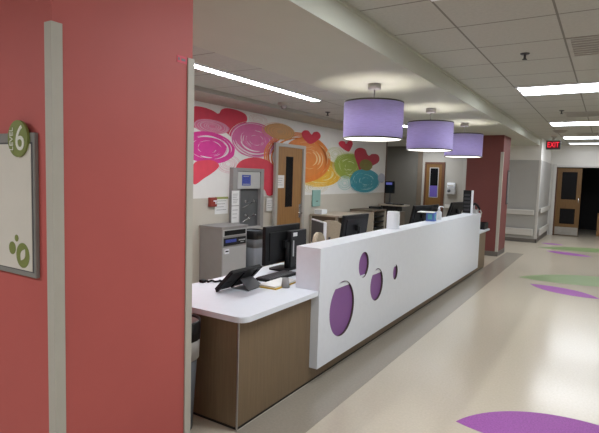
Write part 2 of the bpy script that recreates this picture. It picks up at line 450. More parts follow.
def vent(x0, x1, y0, y1, z, label, slots=7):
    t = thing('ceiling_vent', label, 'vent', ((x0 + x1) / 2, (y0 + y1) / 2, z))
    bm = B()
    for a in ((x0, x1, y0, y0 + 0.03), (x0, x1, y1 - 0.03, y1), (x0, x0 + 0.03, y0 + 0.03, y1 - 0.03), (x1 - 0.03, x1, y0 + 0.03, y1 - 0.03)):
        box(bm, *a, z - 0.008, z)
    obj('frame', bm, M['vent'], t)
    bm = B(); box(bm, x0 + 0.03, x1 - 0.03, y0 + 0.03, y1 - 0.03, z - 0.002, z); obj('back_plate', bm, M['vent_dk'], t)
    bm = B()
    n = slots
    for k in range(n):
        y = y0 + 0.04 + (y1 - y0 - 0.08) * (k + 0.5) / n
        box(bm, x0 + 0.03, x1 - 0.03, y - 0.022, y + 0.012, z - 0.007, z - 0.003)
    obj('louvre', bm, M['vent'], t)
vent(-0.37, 0.30, 4.62, 5.28, ZC, 'grey return air vent in the ceiling at the top right edge')
vent(-0.72, -0.08, 9.36, 9.98, ZC, 'dim square vent in the ceiling between the first two lights')
vent(-0.72, -0.08, 13.2, 13.75, ZC, 'small far vent in the ceiling just before the last light')
vent(-3.66, -3.40, 3.2, 3.62, ZS, 'small ceiling vent beside the left end of the linear light', 5)

def sprinkler(x, y, z, label):
    t = thing('sprinkler', label, 'sprinkler', (x, y, z), 'ceiling sprinklers')
    bm = B(); lathe(bm, (x, y, z), [(0, -0.012), (0.035, -0.010), (0.042, 0)]); obj('escutcheon', bm, M['grey_dk'], t)
    bm = B(); cyl(bm, (x, y, z - 0.01), (x, y, z - 0.05), 0.011); lathe(bm, (x, y, z), [(0, -0.058), (0.022, -0.056), (0.022, -0.05), (0, -0.048)])
    obj('head', bm, M['grey_dk'], t)
sprinkler(-0.725, 4.998, ZC, 'dark sprinkler head in the corridor ceiling, nearest the viewer')
sprinkler(-0.715, 9.08, ZC, 'small dark sprinkler head beyond the nearest recessed corridor light')
sprinkler(-3.70, 6.70, ZS, 'dark sprinkler head in the ceiling left of the first pendant')
t = thing('smoke_detector', 'clear domed detector in the ceiling above the mural hearts', 'detector', (-3.82, 5.68, ZS))
bm = B(); lathe(bm, (-3.82, 5.68, ZS), [(0.085, 0), (0.085, -0.02), (0.05, -0.03), (0, -0.03)]); obj('base_ring', bm, M['vent'], t)
bm = B(); lathe(bm, (-3.82, 5.68, ZS), [(0.045, -0.03), (0.045, -0.05), (0.03, -0.075), (0, -0.085)]); obj('dome', bm, M['clear'], t)
t = thing('ceiling_speaker', 'grey round ceiling fitting left of the far recessed lights', 'ceiling fitting', (-0.98, 12.4, ZC))
bm = B(); lathe(bm, (-0.98, 12.4, ZC), [(0.14, 0), (0.14, -0.015), (0.09, -0.055), (0, -0.06)]); obj('housing', bm, M['vent_dk'], t)
bm = B(); lathe(bm, (-0.98, 12.4, ZC), [(0.155, 0), (0.155, -0.008), (0.135, -0.01)]); obj('ring', bm, M['vent'], t)

# exit sign
t = thing('exit_sign', 'red lit EXIT sign hanging from the ceiling by the far doors', 'exit sign', (-1.235, 14.0, 2.45))
bm = B(); box(bm, -1.40, -1.07, 13.98, 14.03, 2.45, 2.67, 0.006)
obj('housing', bm, M['grey_cab_dk'], t)
bm = B(); box(bm, -1.365, -1.105, 13.974, 13.98, 2.475, 2.645); obj('face', bm, M['exit_glow'], t)
bm = text_bm('EXIT', 0.165, lambda u, v, w: (-1.235 + u * 0.80, 13.974 - w, 2.56 + v * 1.15), 0.004)
obj('lettering', bm, M['exit_red'], t)
bm = B(); box(bm, -1.30, -1.17, 13.97, 14.04, ZC - 0.03, ZC); cyl(bm, (-1.235, 14.005, 2.66), (-1.235, 14.005, ZC - 0.02), 0.03); obj('canopy', bm, M['vent'], t)

# pendants
def pendant(y, label):
    x = -2.15
    t = thing('pendant_lamp', label, 'pendant lamp', (x, y, ZS), 'lilac drum pendants over the desk')
    R, zt, zb = 0.312, 2.385, 2.01
    bm = B(); lathe(bm, (x, y, 0), [(0, ZS), (0.068, ZS), (0.068, ZS - 0.055), (0.06, ZS - 0.06), (0, ZS - 0.06)]); obj('canopy', bm, M['nickel'], t)
    bm = B(); cyl(bm, (x, y, ZS - 0.058), (x, y, 2.30), 0.007); obj('stem', bm, M['nickel'], t)
    bm = B(); lathe(bm, (x, y, 0), [(R, zb), (R, zt), (R - 0.003, zt), (R - 0.003, zb), (R, zb)], 56); obj('shade', bm, M['shade'], t)
    for z in (zt - 0.004, zb - 0.004):
        bm = B(); lathe(bm, (x, y, z), [(R + 0.0025, 0), (R + 0.0025, 0.014), (R - 0.006, 0.014), (R - 0.006, 0), (R + 0.0025, 0)], 56)
        obj('rim', bm, M['rim'], t)
    bm = B(); lathe(bm, (x, y, zb), [(0, -0.001), (R - 0.02, -0.001), (R - 0.008, 0.006), (R - 0.008, 0.012), (0, 0.012)], 56); obj('diffuser', bm, M['pend_diff'], t)
    bm = B()
    for k in range(3):
        a = 2 * PI * k / 3 + 0.4
        cyl(bm, (x, y, 2.31), (x + (R - 0.005) * math.cos(a), y + (R - 0.005) * math.sin(a), zt - 0.01), 0.003, seg=6)
    lathe(bm, (x, y, 2.26), [(0, 0), (0.025, 0), (0.025, 0.06), (0, 0.06)], 14)
    obj('spider', bm, M['nickel'], t)
    bm = B(); lathe(bm, (x, y, 2.20), [(0, -0.045), (0.025, -0.038), (0.036, -0.015), (0.034, 0.01), (0.018, 0.05), (0.015, 0.06), (0, 0.06)], 16)
    obj('bulb', bm, M['bulb'], t)
    return t
M['bulb'] = mat('frosted_bulb', (0.9, 0.9, 0.85, 1), 0.4, emit=(1.0, 0.93, 0.74, 1), estr=110.0)
pendant(4.89, 'nearest and largest of the three lilac drum pendant lamps')
pendant(6.85, 'middle one of the three lilac drum pendant lamps')
pendant(8.74, 'farthest of the three lilac drum pendant lamps, before the red column')

M['recess'] = mat('recess_edge_shaded', (0.07, 0.045, 0.04, 1), 0.6)  # dark tone paints the shade inside the recesses onto their side walls
# ------------------------------------------------------------------ reception desk
t = thing('reception_desk', 'long white fronted reception desk with brown cabinets and purple circles', 'desk', (-2.2, 5.9, 0))
XB = -1.861
bm = B(); box(bm, -2.60, XB, 2.333, 9.57, 0.022, 0.70, 0.002, 1); obj('cabinet_body', bm, M['laminate'], t)
bm = B(); box(bm, -2.595, XB - 0.008, 2.341, 9.56, 0.0014, 0.022); obj('toe_kick', bm, M['laminate_dk'], t)
bm = B(); box(bm, XB - 0.006, XB + 0.003, 2.330, 2.339, 0.004, 0.70); obj('corner_strip', bm, M['alu'], t)
bm = B(); prism(bm, rrect(-2.705, -1.80, 2.303, 9.60, 0.06, 8, (0, 0, 1, 1)), lambda u, v, k: (u, v, 0.70 + 0.036 * k))
bmesh.ops.bevel(bm, geom=[e for e in bm.edges if abs(e.verts[0].co.z - e.verts[1].co.z) < 1e-5], offset=0.004, segments=2, affect='EDGES')
obj('worktop', bm, M['white_solid'], t)
# transaction counter panel: L-shaped block with four round recesses
XP = -1.79
holes = [(3.60, 0.523, 0.222, 0.229), (3.998, 0.831, 0.106, 0.115), (4.31, 0.60, 0.15, 0.153), (4.787, 0.647, 0.065, 0.078)]
ya, yb, za, zb = 3.205, 8.70, 0.132, 1.062
bm = B()
def loop(pts, x): 
    vs = [bm.verts.new((x, p[0], p[1])) for p in pts]
    return [bm.edges.new((vs[i], vs[(i + 1) % len(vs)])) for i in range(len(vs))], vs
eo, vo = loop([(ya, za), (yb, za), (yb, zb), (ya, zb)], XP)
edges = list(eo); hv = []
for (cy, cz, ry, rz) in holes:
    e, v = loop([(cy + ry * math.cos(2 * PI * k / 48), cz + rz * math.sin(2 * PI * k / 48)) for k in range(48)], XP)
    edges += e; hv.append(v)
bmesh.ops.triangle_fill(bm, edges=edges, use_beauty=True)
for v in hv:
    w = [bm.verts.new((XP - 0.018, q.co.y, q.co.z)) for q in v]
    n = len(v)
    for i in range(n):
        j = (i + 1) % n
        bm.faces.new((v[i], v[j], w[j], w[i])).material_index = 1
# the rest of the block: end face outline (x, z), extruded along Y, without the front
prof = [(XP, za), (XB + 0.001, za), (XB + 0.001, 0.7365), (-2.003, 0.7365), (-2.003, zb), (XP, zb)]
A = [bm.verts.new((x, ya, z)) for x, z in prof]; Bq = [bm.verts.new((x, yb, z)) for x, z in prof]
for i in range(5): bm.faces.new((A[i], A[i + 1], Bq[i + 1], Bq[i]))
bm.faces.new(A); bm.faces.new(Bq[::-1])
bmesh.ops.remove_doubles(bm, verts=bm.verts[:], dist=0.0004)
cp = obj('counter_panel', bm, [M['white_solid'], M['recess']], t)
for (cy, cz, ry, rz) in holes:
    bm = B()
    prism(bm, [(cy + (ry + 0.004) * math.cos(2 * PI * k / 48), cz + (rz + 0.004) * math.sin(2 * PI * k / 48)) for k in range(48)],
          lambda u, v, k: (XP - 0.018 - 0.006 * k, u, v))
    d = obj('round_inset', bm, M['purple'], cp)
    d['label'] = 'purple round recess'

# ------------------------------------------------------------------ sign with LEVEL 6
t = thing('wall_sign', 'cream level sign in a grey frame on the red wall at left', 'sign', (-2.29, YW, 1.14))
SX0, SX1, SZ0, SZ1 = -2.62, -2.020, 1.135, 1.747
bm = B(); box(bm, SX0, SX1, YW - 0.020, YW, SZ0, SZ1, 0.003, 1); obj('frame', bm, M['sign_grey'], t)
bm = B()
box(bm, SX0 + 0.035, SX1 - 0.012, YW - 0.0208, YW - 0.019, SZ0 + 0.022, SZ1 - 0.040)
obj('panel_shadow_edge', bm, M['grey_dk'], t)  # dark band stands in for the shadow line round the cream panel
bm = B(); box(bm, SX0 + 0.042, SX1 - 0.021, YW - 0.023, YW - 0.020, SZ0 + 0.027, SZ1 - 0.047); pan = obj('panel', bm, M['sign_cream'], t)
def disc_y(bm, cx, cz, rx, rz, y0, y1, n=40):
    return prism(bm, [(cx + rx * math.cos(2 * PI * k / n), cz + rz * math.sin(2 * PI * k / n)) for k in range(n)], lambda u, v, k: (u, y0 + (y1 - y0) * k, v))
bm = B(); disc_y(bm, -2.123, 1.722, 0.075, 0.077, YW - 0.032, YW - 0.021)
dk = obj('level_disc', bm, M['sign_green'], t)
bm = text_bm('6', 0.15, lambda u, v, w: (-2.103 + u, YW - 0.032 - w, 1.719 + v)); obj('number', bm, M['letter'], dk)
bm = text_bm('LEVEL', 0.038, lambda u, v, w: (-2.167 - v, YW - 0.032 - w, 1.720 + u)); obj('lettering', bm, M['letter'], dk)
for nm_, cx, cz, rx, rz in (('large_circle', -2.110, 1.225, 0.050, 0.054), ('middle_circle', -2.192, 1.250, 0.026, 0.028), ('small_circle', -2.157, 1.296, 0.014, 0.015)):
    bm = B(); disc_y(bm, cx, cz, rx, rz, YW - 0.0245, YW - 0.0228); obj(nm_, bm, M['sign_green'], pan)
lf = [(0.017 * math.sin(PI * k / 12), -0.03 + 0.06 * k / 12) for k in range(13)] + [(-0.017 * math.sin(PI * k / 12), -0.03 + 0.06 * k / 12) for k in range(11, 0, -1)]
ct, st = math.cos(-0.55), math.sin(-0.55)
bm = B(); prism(bm, [(-2.107 + u * ct - v * st, 1.228 + u * st + v * ct) for u, v in lf], lambda u, v, k: (u, YW - 0.0245 - 0.0015 * k, v))
obj('leaf_mark', bm, M['sign_cream'], pan)

# pink tape label beside the guard
bm = B(); box(bm, XF, XF + 0.002, 1.858, 1.928, 2.165, 2.2)
tg = obj('tape_label', bm, M['tag_pink']); tag(tg, 'small pink label stuck high on the red wall by the corner guard', 'label')
bm = B(); box(bm, XF + 0.002, XF + 0.0024, 1.864, 1.876, 2.176, 2.19); box(bm, XF + 0.002, XF + 0.0024, 1.888, 1.915, 2.176, 2.188)
obj('print', bm, M['print'], tg)
# edge-on sign on the far red column
t = thing('wall_sign', 'thin dark framed sign seen edge-on on the far red column', 'sign', (XF, 11.86, 1.08))
bm = B(); box(bm, XF, XF + 0.018, 11.83, 12.03, 1.1, 1.86, 0.003, 1); obj('frame', bm, M['grey_dk'], t)
bm = B(); box(bm, XF + 0.017, XF + 0.02, 11.85, 12.01, 1.13, 1.83); obj('panel', bm, M['sign_grey'], t)

# ------------------------------------------------------------------ mural
XM = -4.6
MUR = {}
mural = thing('mural', 'white wall mural of red hearts and bright overlapping scribbled circles', 'mural', (XM, 7.7, 1.25))
bm = B(); box(bm, XM, XM + 0.002, 3.6, 11.30, 1.262, 2.53)
mr = obj('vinyl_backing', bm, mat('mural_white_vinyl', (0.72, 0.71, 0.69, 1), 0.5, noise=0.02), mural)
layer = [0]
def ink(name, col, a=0.9):
    col = (min(0.8, col[0] * 1.4), min(0.8, col[1] * 1.35), min(0.8, col[2] * 1.35), 1)
    return mat('ink_' + name, col, 0.6, noise=0.06, nscale=9, alpha=a)
def nxt():
    layer[0] += 1
    return XM + 0.002 + 0.0006 * layer[0]
def blob(name, cy, cz, ry, rz, col, a=0.88, strokes=(), stroke_col=None, outline=0, seed=0):
    rnd = random.Random(seed)
    x = nxt()
    bm = B()
    n = 64
    pts = [(cy + ry * (1 + 0.025 * math.sin(3 * t + seed) + 0.012 * math.sin(11 * t)) * math.cos(t), cz + rz * (1 + 0.025 * math.sin(2 * t + seed)) * math.sin(t)) for t in [2 * PI * k / n for k in range(n)]]
    vs = [bm.verts.new((x, u, v)) for u, v in pts]
    bm.faces.new(vs)
    o = obj(name, bm, ink(name + str(seed), col, a), mural)
    if strokes or outline:
        bm = B()
        def arc(f0, a0, a1, w, off=(0, 0)):
            m = max(6, int(abs(a1 - a0) * 9)); prev = None
            for k in range(m + 1):
                t = a0 + (a1 - a0) * k / m
                ww = w * math.sin(PI * (0.08 + 0.84 * k / m))
                p = [bm.verts.new((x + 0.0004, cy + off[0] + (f0 + s * ww) * ry * math.cos(t), cz + off[1] + (f0 + s * ww) * rz * math.sin(t))) for s in (-1, 1)]
                if prev: bm.faces.new((prev[0], p[0], p[1], prev[1]))
                prev = p
        for s in strokes: arc(*s)
        for k in range(26):
            f = rnd.uniform(0.25, 0.95); a0 = rnd.uniform(0, 6.28)
            arc(f, a0, a0 + rnd.uniform(0.25, 1.0), rnd.uniform(0.004, 0.012))
        for k in range(outline):
            f = 1.0 + rnd.uniform(-0.06, 0.10); a0 = rnd.uniform(0, 6.28)
            arc(f, a0, a0 + rnd.uniform(2.2, 4.5), 0.010, (rnd.uniform(-.03, .03) * ry, rnd.uniform(-.05, .05) * rz))
        obj('brush_stroke', bm, ink(name + '_s' + str(seed), stroke_col or (0.74, 0.72, 0.69, 1), 0.85), o)
    return o
def rings(name, cy, cz, ry, rz, col, n=6, a=0.8, seed=1, w=0.035, f0=0.25):
    rnd = random.Random(seed)
    x = nxt(); bm = B()
    for k in range(n):
        f = f0 + (1 - f0) * k / max(1, n - 1)
        oy, oz = rnd.uniform(-.05, .05) * ry, rnd.uniform(-.05, .05) * rz
        prev = None; first = None; m = 40
        for q in range(m + 1):
            t = 2 * PI * q / m
            p = [bm.verts.new((x, cy + oy + (f + s * w) * ry * math.cos(t), cz + oz + (f + s * w) * rz * math.sin(t))) for s in (-0.5, 0.5)]
            if prev: bm.faces.new((prev[0], p[0], p[1], prev[1]))
            prev = p
    return obj(name, bm, ink(name + str(seed), col, a), mural)
def smooth_closed(pts, n=6):
    out = []; L = len(pts)
    for i in range(L):
        p0, p1, p2, p3 = [Vector(pts[(i + k) % L]) for k in (-1, 0, 1, 2)]
        for k in range(n):
            t = k / n
            out.append(0.5 * ((2 * p1) + (-p0 + p2) * t + (2 * p0 - 5 * p1 + 4 * p2 - p3) * t * t + (-p0 + 3 * p1 - 3 * p2 + p3) * t ** 3))
    return out
def poly(name, pts, col, a=0.95, smooth=True):
    x = nxt(); bm = B()
    P = smooth_closed(pts) if smooth else pts
    vs = [bm.verts.new((x, p[0], p[1])) for p in P]
    f = bm.faces.new(vs); bmesh.ops.triangulate(bm, faces=[f])
    return obj(name, bm, ink(name + str(layer[0]), col, a), mural)
RED = (0.40, 0.028, 0.055, 1)
WH = (0.74, 0.72, 0.69, 1)
rings('ring_scribble', 5.462, 1.739, 0.262, 0.127, (0.62, 0.30, 0.36, 1), 7, 0.8, 3)
rings('ring_scribble', 6.145, 2.439, 0.228, 0.075, (0.58, 0.42, 0.40, 1), 6, 0.8, 4)
poly('heart', [(4.593, 2.321), (4.641, 2.414), (4.777, 2.458), (4.945, 2.465), (5.107, 2.446), (5.234, 2.415), (5.29, 2.479), (5.406, 2.515), (5.604, 2.518), (5.796, 2.49), (5.864, 2.44), (5.849, 2.37), (5.739, 2.256), (5.584, 2.140), (5.492, 2.131), (5.341, 2.19), (5.058, 2.173), (4.693, 2.192), (4.594, 2.252)], RED)
blob('circle', 6.09, 2.122, 0.601, 0.269, (0.46, 0.10, 0.25, 1), 0.86, [(0.62, 3.4, 5.0, 0.035), (0.78, 3.6, 5.4, 0.03), (0.9, 3.3, 4.6, 0.02), (0.7, 5.6, 6.2, 0.02)], WH, 5, 1)
blob('circle', 5.104, 2.229, 0.357, 0.096, (0.50, 0.14, 0.25, 1), 0.8, [], None, 0, 2)
rings('ring_scribble', 5.104, 2.229, 0.33, 0.09, (0.70, 0.42, 0.48, 1), 7, 0.7, 5, 0.03)
blob('circle', 5.052, 1.943, 0.539, 0.213, (0.46, 0.025, 0.21, 1), 0.94, [(0.72, 5.0, 7.3, 0.03), (0.7, 0.9, 2.2, 0.04), (0.62, 4.2, 4.9, 0.035)], WH, 0, 3)
blob('circle', 8.12, 1.665, 0.90, 0.262, (0.52, 0.31, 0.025, 1), 0.9, [(0.55, 5.0, 6.6, 0.03), (0.7, 4.0, 5.2, 0.02), (0.4, 0.4, 1.4, 0.03)], (0.66, 0.55, 0.30, 1), 4, 6)
rings('ring_scribble', 7.957, 1.395, 0.444, 0.105, (0.60, 0.50, 0.28, 1), 6, 0.7, 8, 0.03)
blob('circle', 7.65, 1.915, 0.83, 0.37, (0.50, 0.17, 0.035, 1), 0.84, [(0.5, -0.6, 0.9, 0.03), (0.64, -0.9, 0.6, 0.02), (0.38, -1.0, 1.0, 0.03), (0.8, 0.3, 1.3, 0.018), (0.9, 0.2, 0.8, 0.012)], (0.62, 0.42, 0.22, 1), 0, 4)
rings('ring_scribble', 7.42, 1.90, 1.08, 0.43, (0.55, 0.17, 0.03, 1), 6, 0.85, 6, 0.035, 0.8)
blob('circle', 6.735, 2.31, 0.44, 0.125, (0.46, 0.27, 0.10, 1), 0.6, [], None, 0, 5)
rings('ring_scribble', 6.735, 2.31, 0.47, 0.14, (0.52, 0.24, 0.06, 1), 6, 0.8, 7, 0.03)
poly('heart', [(4.755, 1.714), (4.98, 1.775), (5.159, 1.769), (5.253, 1.704), (5.142, 1.619), (4.965, 1.535), (4.759, 1.454)], (0.50, 0.045, 0.075, 1))
poly('heart', [(5.613, 1.629), (5.677, 1.762), (5.863, 1.835), (6.109, 1.861), (6.371, 1.835), (6.553, 1.762), (6.6, 1.651), (6.611, 1.327), (6.518, 1.272), (6.407, 1.282), (6.337, 1.362), (6.099, 1.441), (5.85, 1.516)], (0.45, 0.035, 0.06, 1))
poly('heart', [(7.697, 2.177), (7.463, 2.258), (7.394, 2.336), (7.465, 2.395), (7.62, 2.405), (7.736, 2.346), (7.816, 2.398), (7.967, 2.416), (8.069, 2.357), (8.001, 2.283)], (0.42, 0.025, 0.05, 1))
rings('ring_scribble', 8.693, 2.05, 0.378, 0.136, (0.50, 0.53, 0.36, 1), 8, 0.8, 9, 0.05)
blob('circle', 9.337, 1.834, 0.702, 0.268, (0.22, 0.29, 0.045, 1), 0.88, [(0.35, 0.6, 2.0, 0.02), (0.55, 1.8, 2.6, 0.02), (0.3, 4.0, 5.2, 0.02), (0.65, 4.4, 5.1, 0.02)], (0.52, 0.56, 0.34, 1), 5, 7)
rings('ring_scribble', 9.127, 1.482, 0.318, 0.143, (0.40, 0.56, 0.53, 1), 8, 0.8, 10, 0.06)
poly('heart', [(9.893, 1.745), (9.706, 1.874), (9.539, 2.058), (9.562, 2.176), (9.777, 2.242), (10.065, 2.22), (10.241, 2.093), (10.45, 2.144), (10.769, 2.144), (10.885, 2.053), (10.788, 1.959), (10.477, 1.878)], (0.33, 0.022, 0.045, 1), 0.93)
poly('heart', [(9.231, 2.128), (8.901, 2.197), (8.788, 2.266), (8.891, 2.32), (9.045, 2.318), (9.123, 2.279), (9.219, 2.339), (9.36, 2.356), (9.431, 2.298), (9.36, 2.207)], (0.40, 0.025, 0.05, 1))
blob('circle', 10.145, 1.533, 0.798, 0.266, (0.03, 0.22, 0.27, 1), 0.93, [(0.4, 2.6, 3.6, 0.02), (0.55, 0.2, 1.0, 0.02), (0.35, 4.2, 5.0, 0.02), (0.72, 4.3, 5.6, 0.02), (0.8, 2.6, 3.2, 0.015)], (0.35, 0.55, 0.57, 1), 5, 8)
blob('circle', 10.14, 1.884, 0.346, 0.125, (0.20, 0.16, 0.04, 1), 0.75, [], None, 0, 9)
rings('ring_scribble', 10.14, 1.884, 0.3, 0.11, (0.16, 0.26, 0.05, 1), 6, 0.7, 11, 0.05)
blob('circle', 11.05, 1.607, 0.225, 0.107, (0.36, 0.40, 0.50, 1), 0.7, [], None, 0, 10)

# ------------------------------------------------------------------ door in the mural wall
def door_x(xw, y0, y1, ztop, nm):
    """frame and leaf on a wall facing +X"""
    r = bpy.data.objects.new(nm, None); C.objects.link(r); r.location = (xw, (y0 + y1) / 2, 0); ORG[r.name] = r.location.copy(); r['kind'] = 'structure'
    fw = 0.075
    bm = B()
    box(bm, xw, xw + 0.05, y0, y0 + fw, 0, ztop, 0.004, 1); box(bm, xw, xw + 0.05, y1 - fw, y1, 0, ztop, 0.004, 1); box(bm, xw, xw + 0.05, y0 + fw, y1 - fw, ztop - fw * 0.7, ztop, 0.004, 1)
    obj('door_frame', bm, M['frame_grey'], r)
    bm = B(); box(bm, xw, xw + 0.018, y0 + fw, y1 - fw, 0.01, ztop - fw * 0.7); lf = obj('door_leaf', bm, M['oak'], r)
    bm = B(); box(bm, xw + 0.017, xw + 0.021, 6.885, 7.10, 1.075, 1.915); obj('vision_slit', bm, M['dark_glass'], lf)
    bm = B()
    box(bm, xw + 0.018, xw + 0.026, 7.325, 7.395, 0.87, 1.11, 0.004, 1)
    cyl(bm, (xw + 0.02, 7.36, 0.955), (xw + 0.065, 7.36, 0.955), 0.013); cyl(bm, (xw + 0.06, 7.37, 0.955), (xw + 0.06, 7.25, 0.95), 0.011)
    cyl(bm, (xw + 0.02, 7.36, 1.065), (xw + 0.036, 7.36, 1.065), 0.022)
    obj('lever_handle', bm, M['chrome'], lf)
    return r
door_x(XM + 0.022, 6.545, 7.465, 2.122, 'door_1')

def notice(name, x, y0, y1, z0, z1, label, lines=5, head=None):
    bm = B(); box(bm, x, x + 0.002, y0, y1, z0, z1); o = obj(name, bm, M['paper'])
    tag(o, label, 'notice')
    bm = B(); h = z1 - z0; w = y1 - y0
    for k in range(lines):
        z = z1 - h * (0.22 + 0.7 * k / lines)
        box(bm, x + 0.002, x + 0.0026, y0 + 0.12 * w, y1 - (0.14 + 0.2 * ((k * 7) % 3) / 2) * w, z - 0.028 * h, z)
    obj('print', bm, M['print'], o)
    if head:
        bm = B(); box(bm, x + 0.002, x + 0.0026, y0, y1, z1 - 0.13 * h, z1); obj('header_band', bm, head, o)
    return o
notice('notice', XM + 0.0405, 6.59, 6.84, 1.393, 1.603, 'white printed notice taped on the wooden door with narrow window', 4)
notice('notice', XM + 0.002, 5.185, 5.465, 1.035, 1.275, 'white poster with green header beside the red alarm box', 4, M['print_green'])
notice('notice', XM + 0.022, 6.38, 6.565, 1.03, 1.235, 'small white notice on the wall just left of the wooden door', 4)
# fire alarm box
t = thing('alarm_box', 'small dark red alarm box on the beige wall under the mural', 'alarm', (XM, 5.115, 1.14))
bm = B(); box(bm, XM, XM + 0.05, 5.05, 5.18, 1.145, 1.272, 0.006); obj('housing', bm, M['alarm_red'], t)
bm = B(); box(bm, XM + 0.05, XM + 0.056, 5.105, 5.165, 1.215, 1.235); box(bm, XM + 0.05, XM + 0.056, 5.14, 5.16, 1.18, 1.235); obj('pull_lever', bm, M['white_plastic'], t)
# teal panel
bm = B(); box(bm, XM + 0.012, XM + 0.03, 7.815, 8.11, 1.045, 1.35, 0.006); tp = obj('access_panel', bm, M['teal'])
tag(tp, 'pale teal panel on the wall below the yellow mural circle', 'panel')
bm = B(); box(bm, XM + 0.03, XM + 0.036, 7.95, 8.01, 1.135, 1.15); obj('latch', bm, M['grey_dk'], tp)

# ------------------------------------------------------------------ grey floor cabinet (disposal console)
t = thing('disposal_cabinet', 'grey steel floor cabinet with slots and a blue label, by the mural wall', 'cabinet', (-4.4, 5.145, 0))
bm = B(); box(bm, XM + 0.012, -4.2, 4.885, 5.405, 0, 0.885, 0.004, 1); obj('body', bm, M['grey_cab'], t)
bm = B(); box(bm, XM + 0.012, -4.185, 4.87, 5.42, 0.885, 0.91, 0.006); obj('top', bm, M['grey_cab'], t)
X2 = -4.2
bm = B(); box(bm, X2, X2 + 0.008, 4.905, 5.385, 0.78, 0.87); obj('slot_frame', bm, M['grey_cab_lt'], t)
bm = B(); box(bm, X2 + 0.007, X2 + 0.010, 4.925, 5.365, 0.792, 0.855); obj('slot', bm, M['black'], t)
bm = B(); box(bm, X2, X2 + 0.008, 4.92, 5.375, 0.655, 0.755); dp = obj('control_panel', bm, M['black_matte'], t)
bm = B(); box(bm, X2 + 0.008, X2 + 0.0095, 4.95, 5.17, 0.695, 0.735); obj('blue_display', bm, M['print_blue'], dp)
bm = B(); box(bm, X2 + 0.008, X2 + 0.0095, 5.22, 5.36, 0.705, 0.72); box(bm, X2 + 0.008, X2 + 0.0095, 5.26, 5.33, 0.68, 0.69); obj('button_row', bm, M['grey_cab_lt'], dp)
bm = B(); box(bm, X2, X2 + 0.004, 4.90, 5.39, 0.03, 0.63, 0.002, 1); dr = obj('door', bm, M['grey_cab_lt'], t)
bm = B(); box(bm, X2 + 0.004, X2 + 0.012, 4.93, 5.02, 0.55, 0.61); obj('lock_plate', bm, M['white_plastic'], dr)
bm = B(); box(bm, X2 + 0.011, X2 + 0.015, 4.945, 5.005, 0.575, 0.592); obj('lock_slot', bm, M['black'], dr)

# ------------------------------------------------------------------ pneumatic carrier station
t = thing('tube_station', 'grey wall mounted carrier station with hooks and a blue label', 'wall station', (XM, 5.77, 0.75))
xa, xb = XM + 0.002, -4.53
y0, y1, z0, z1 = 5.49, 6.24, 0.78, 1.692
bm = B()
box(bm, xa, xb, y0, y0 + 0.10, z0, z1, 0.004, 1); box(bm, xa, xb, y1 - 0.085, y1, z0, z1, 0.004, 1); box(bm, xa, xb, y0 + 0.10, y1 - 0.085, z1 - 0.05, z1, 0.004, 1)
obj('frame', bm, M['grey_cab'], t)
bm = B(); box(bm, xa, xa + 0.015, y0 + 0.10, y1 - 0.085, z0, z1 - 0.05); obj('back_panel', bm, M['grey_cab_dk'], t)
bm = B(); box(bm, xa + 0.015, xb - 0.008, y0 + 0.12, y1 - 0.09, 1.385, z1 - 0.055, 0.012); hd = obj('header', bm, M['station_front'], t)
bm = B(); box(bm, xb - 0.0085, xb - 0.005, 5.70, 5.905, 1.435, 1.592); bl = obj('blue_label', bm, M['print_blue'], hd)
bm = B(); box(bm, xb - 0.005, xb - 0.0044, 5.73, 5.86, 1.565, 1.575); box(bm, xb - 0.005, xb - 0.0044, 5.72, 5.885, 1.45, 1.46); obj('label_print', bm, M['grey_cab_lt'], bl)
bm = B(); box(bm, xa, xb, y0 + 0.099, 5.66, z0 + 0.035, 1.383); obj('side_door', bm, M['grey_cab'], t)
bm = B(); box(bm, xa + 0.014, xb + 0.02, y0 + 0.10, y1 - 0.085, z0, z0 + 0.035, 0.004, 1); obj('shelf', bm, M['grey_cab_lt'], t)
bm = B()
for z in (1.20, 0.99):
    for y in (5.85, 6.05):
        tube(bm, [(xa + 0.014, y, z), (xa + 0.05, y, z - 0.02), (xa + 0.06, y, z + 0.005)], 0.006, 6)
        cyl(bm, (xa + 0.014, y, z), (xa + 0.02, y, z), 0.02, seg=10)
    tube(bm, [(xa + 0.016, 5.78, z - 0.10), (xa + 0.016, 6.05, z - 0.01)], 0.006, 6)
obj('carrier_hook', bm, M['chrome'], t)
notice('notice', xb, 5.465, 5.63, 1.15, 1.362, 'upper white instruction sheet on the carrier station left side', 6)
notice('notice', xb, 5.465, 5.63, 0.90, 1.14, 'lower white instruction sheet on the carrier station left side', 3)

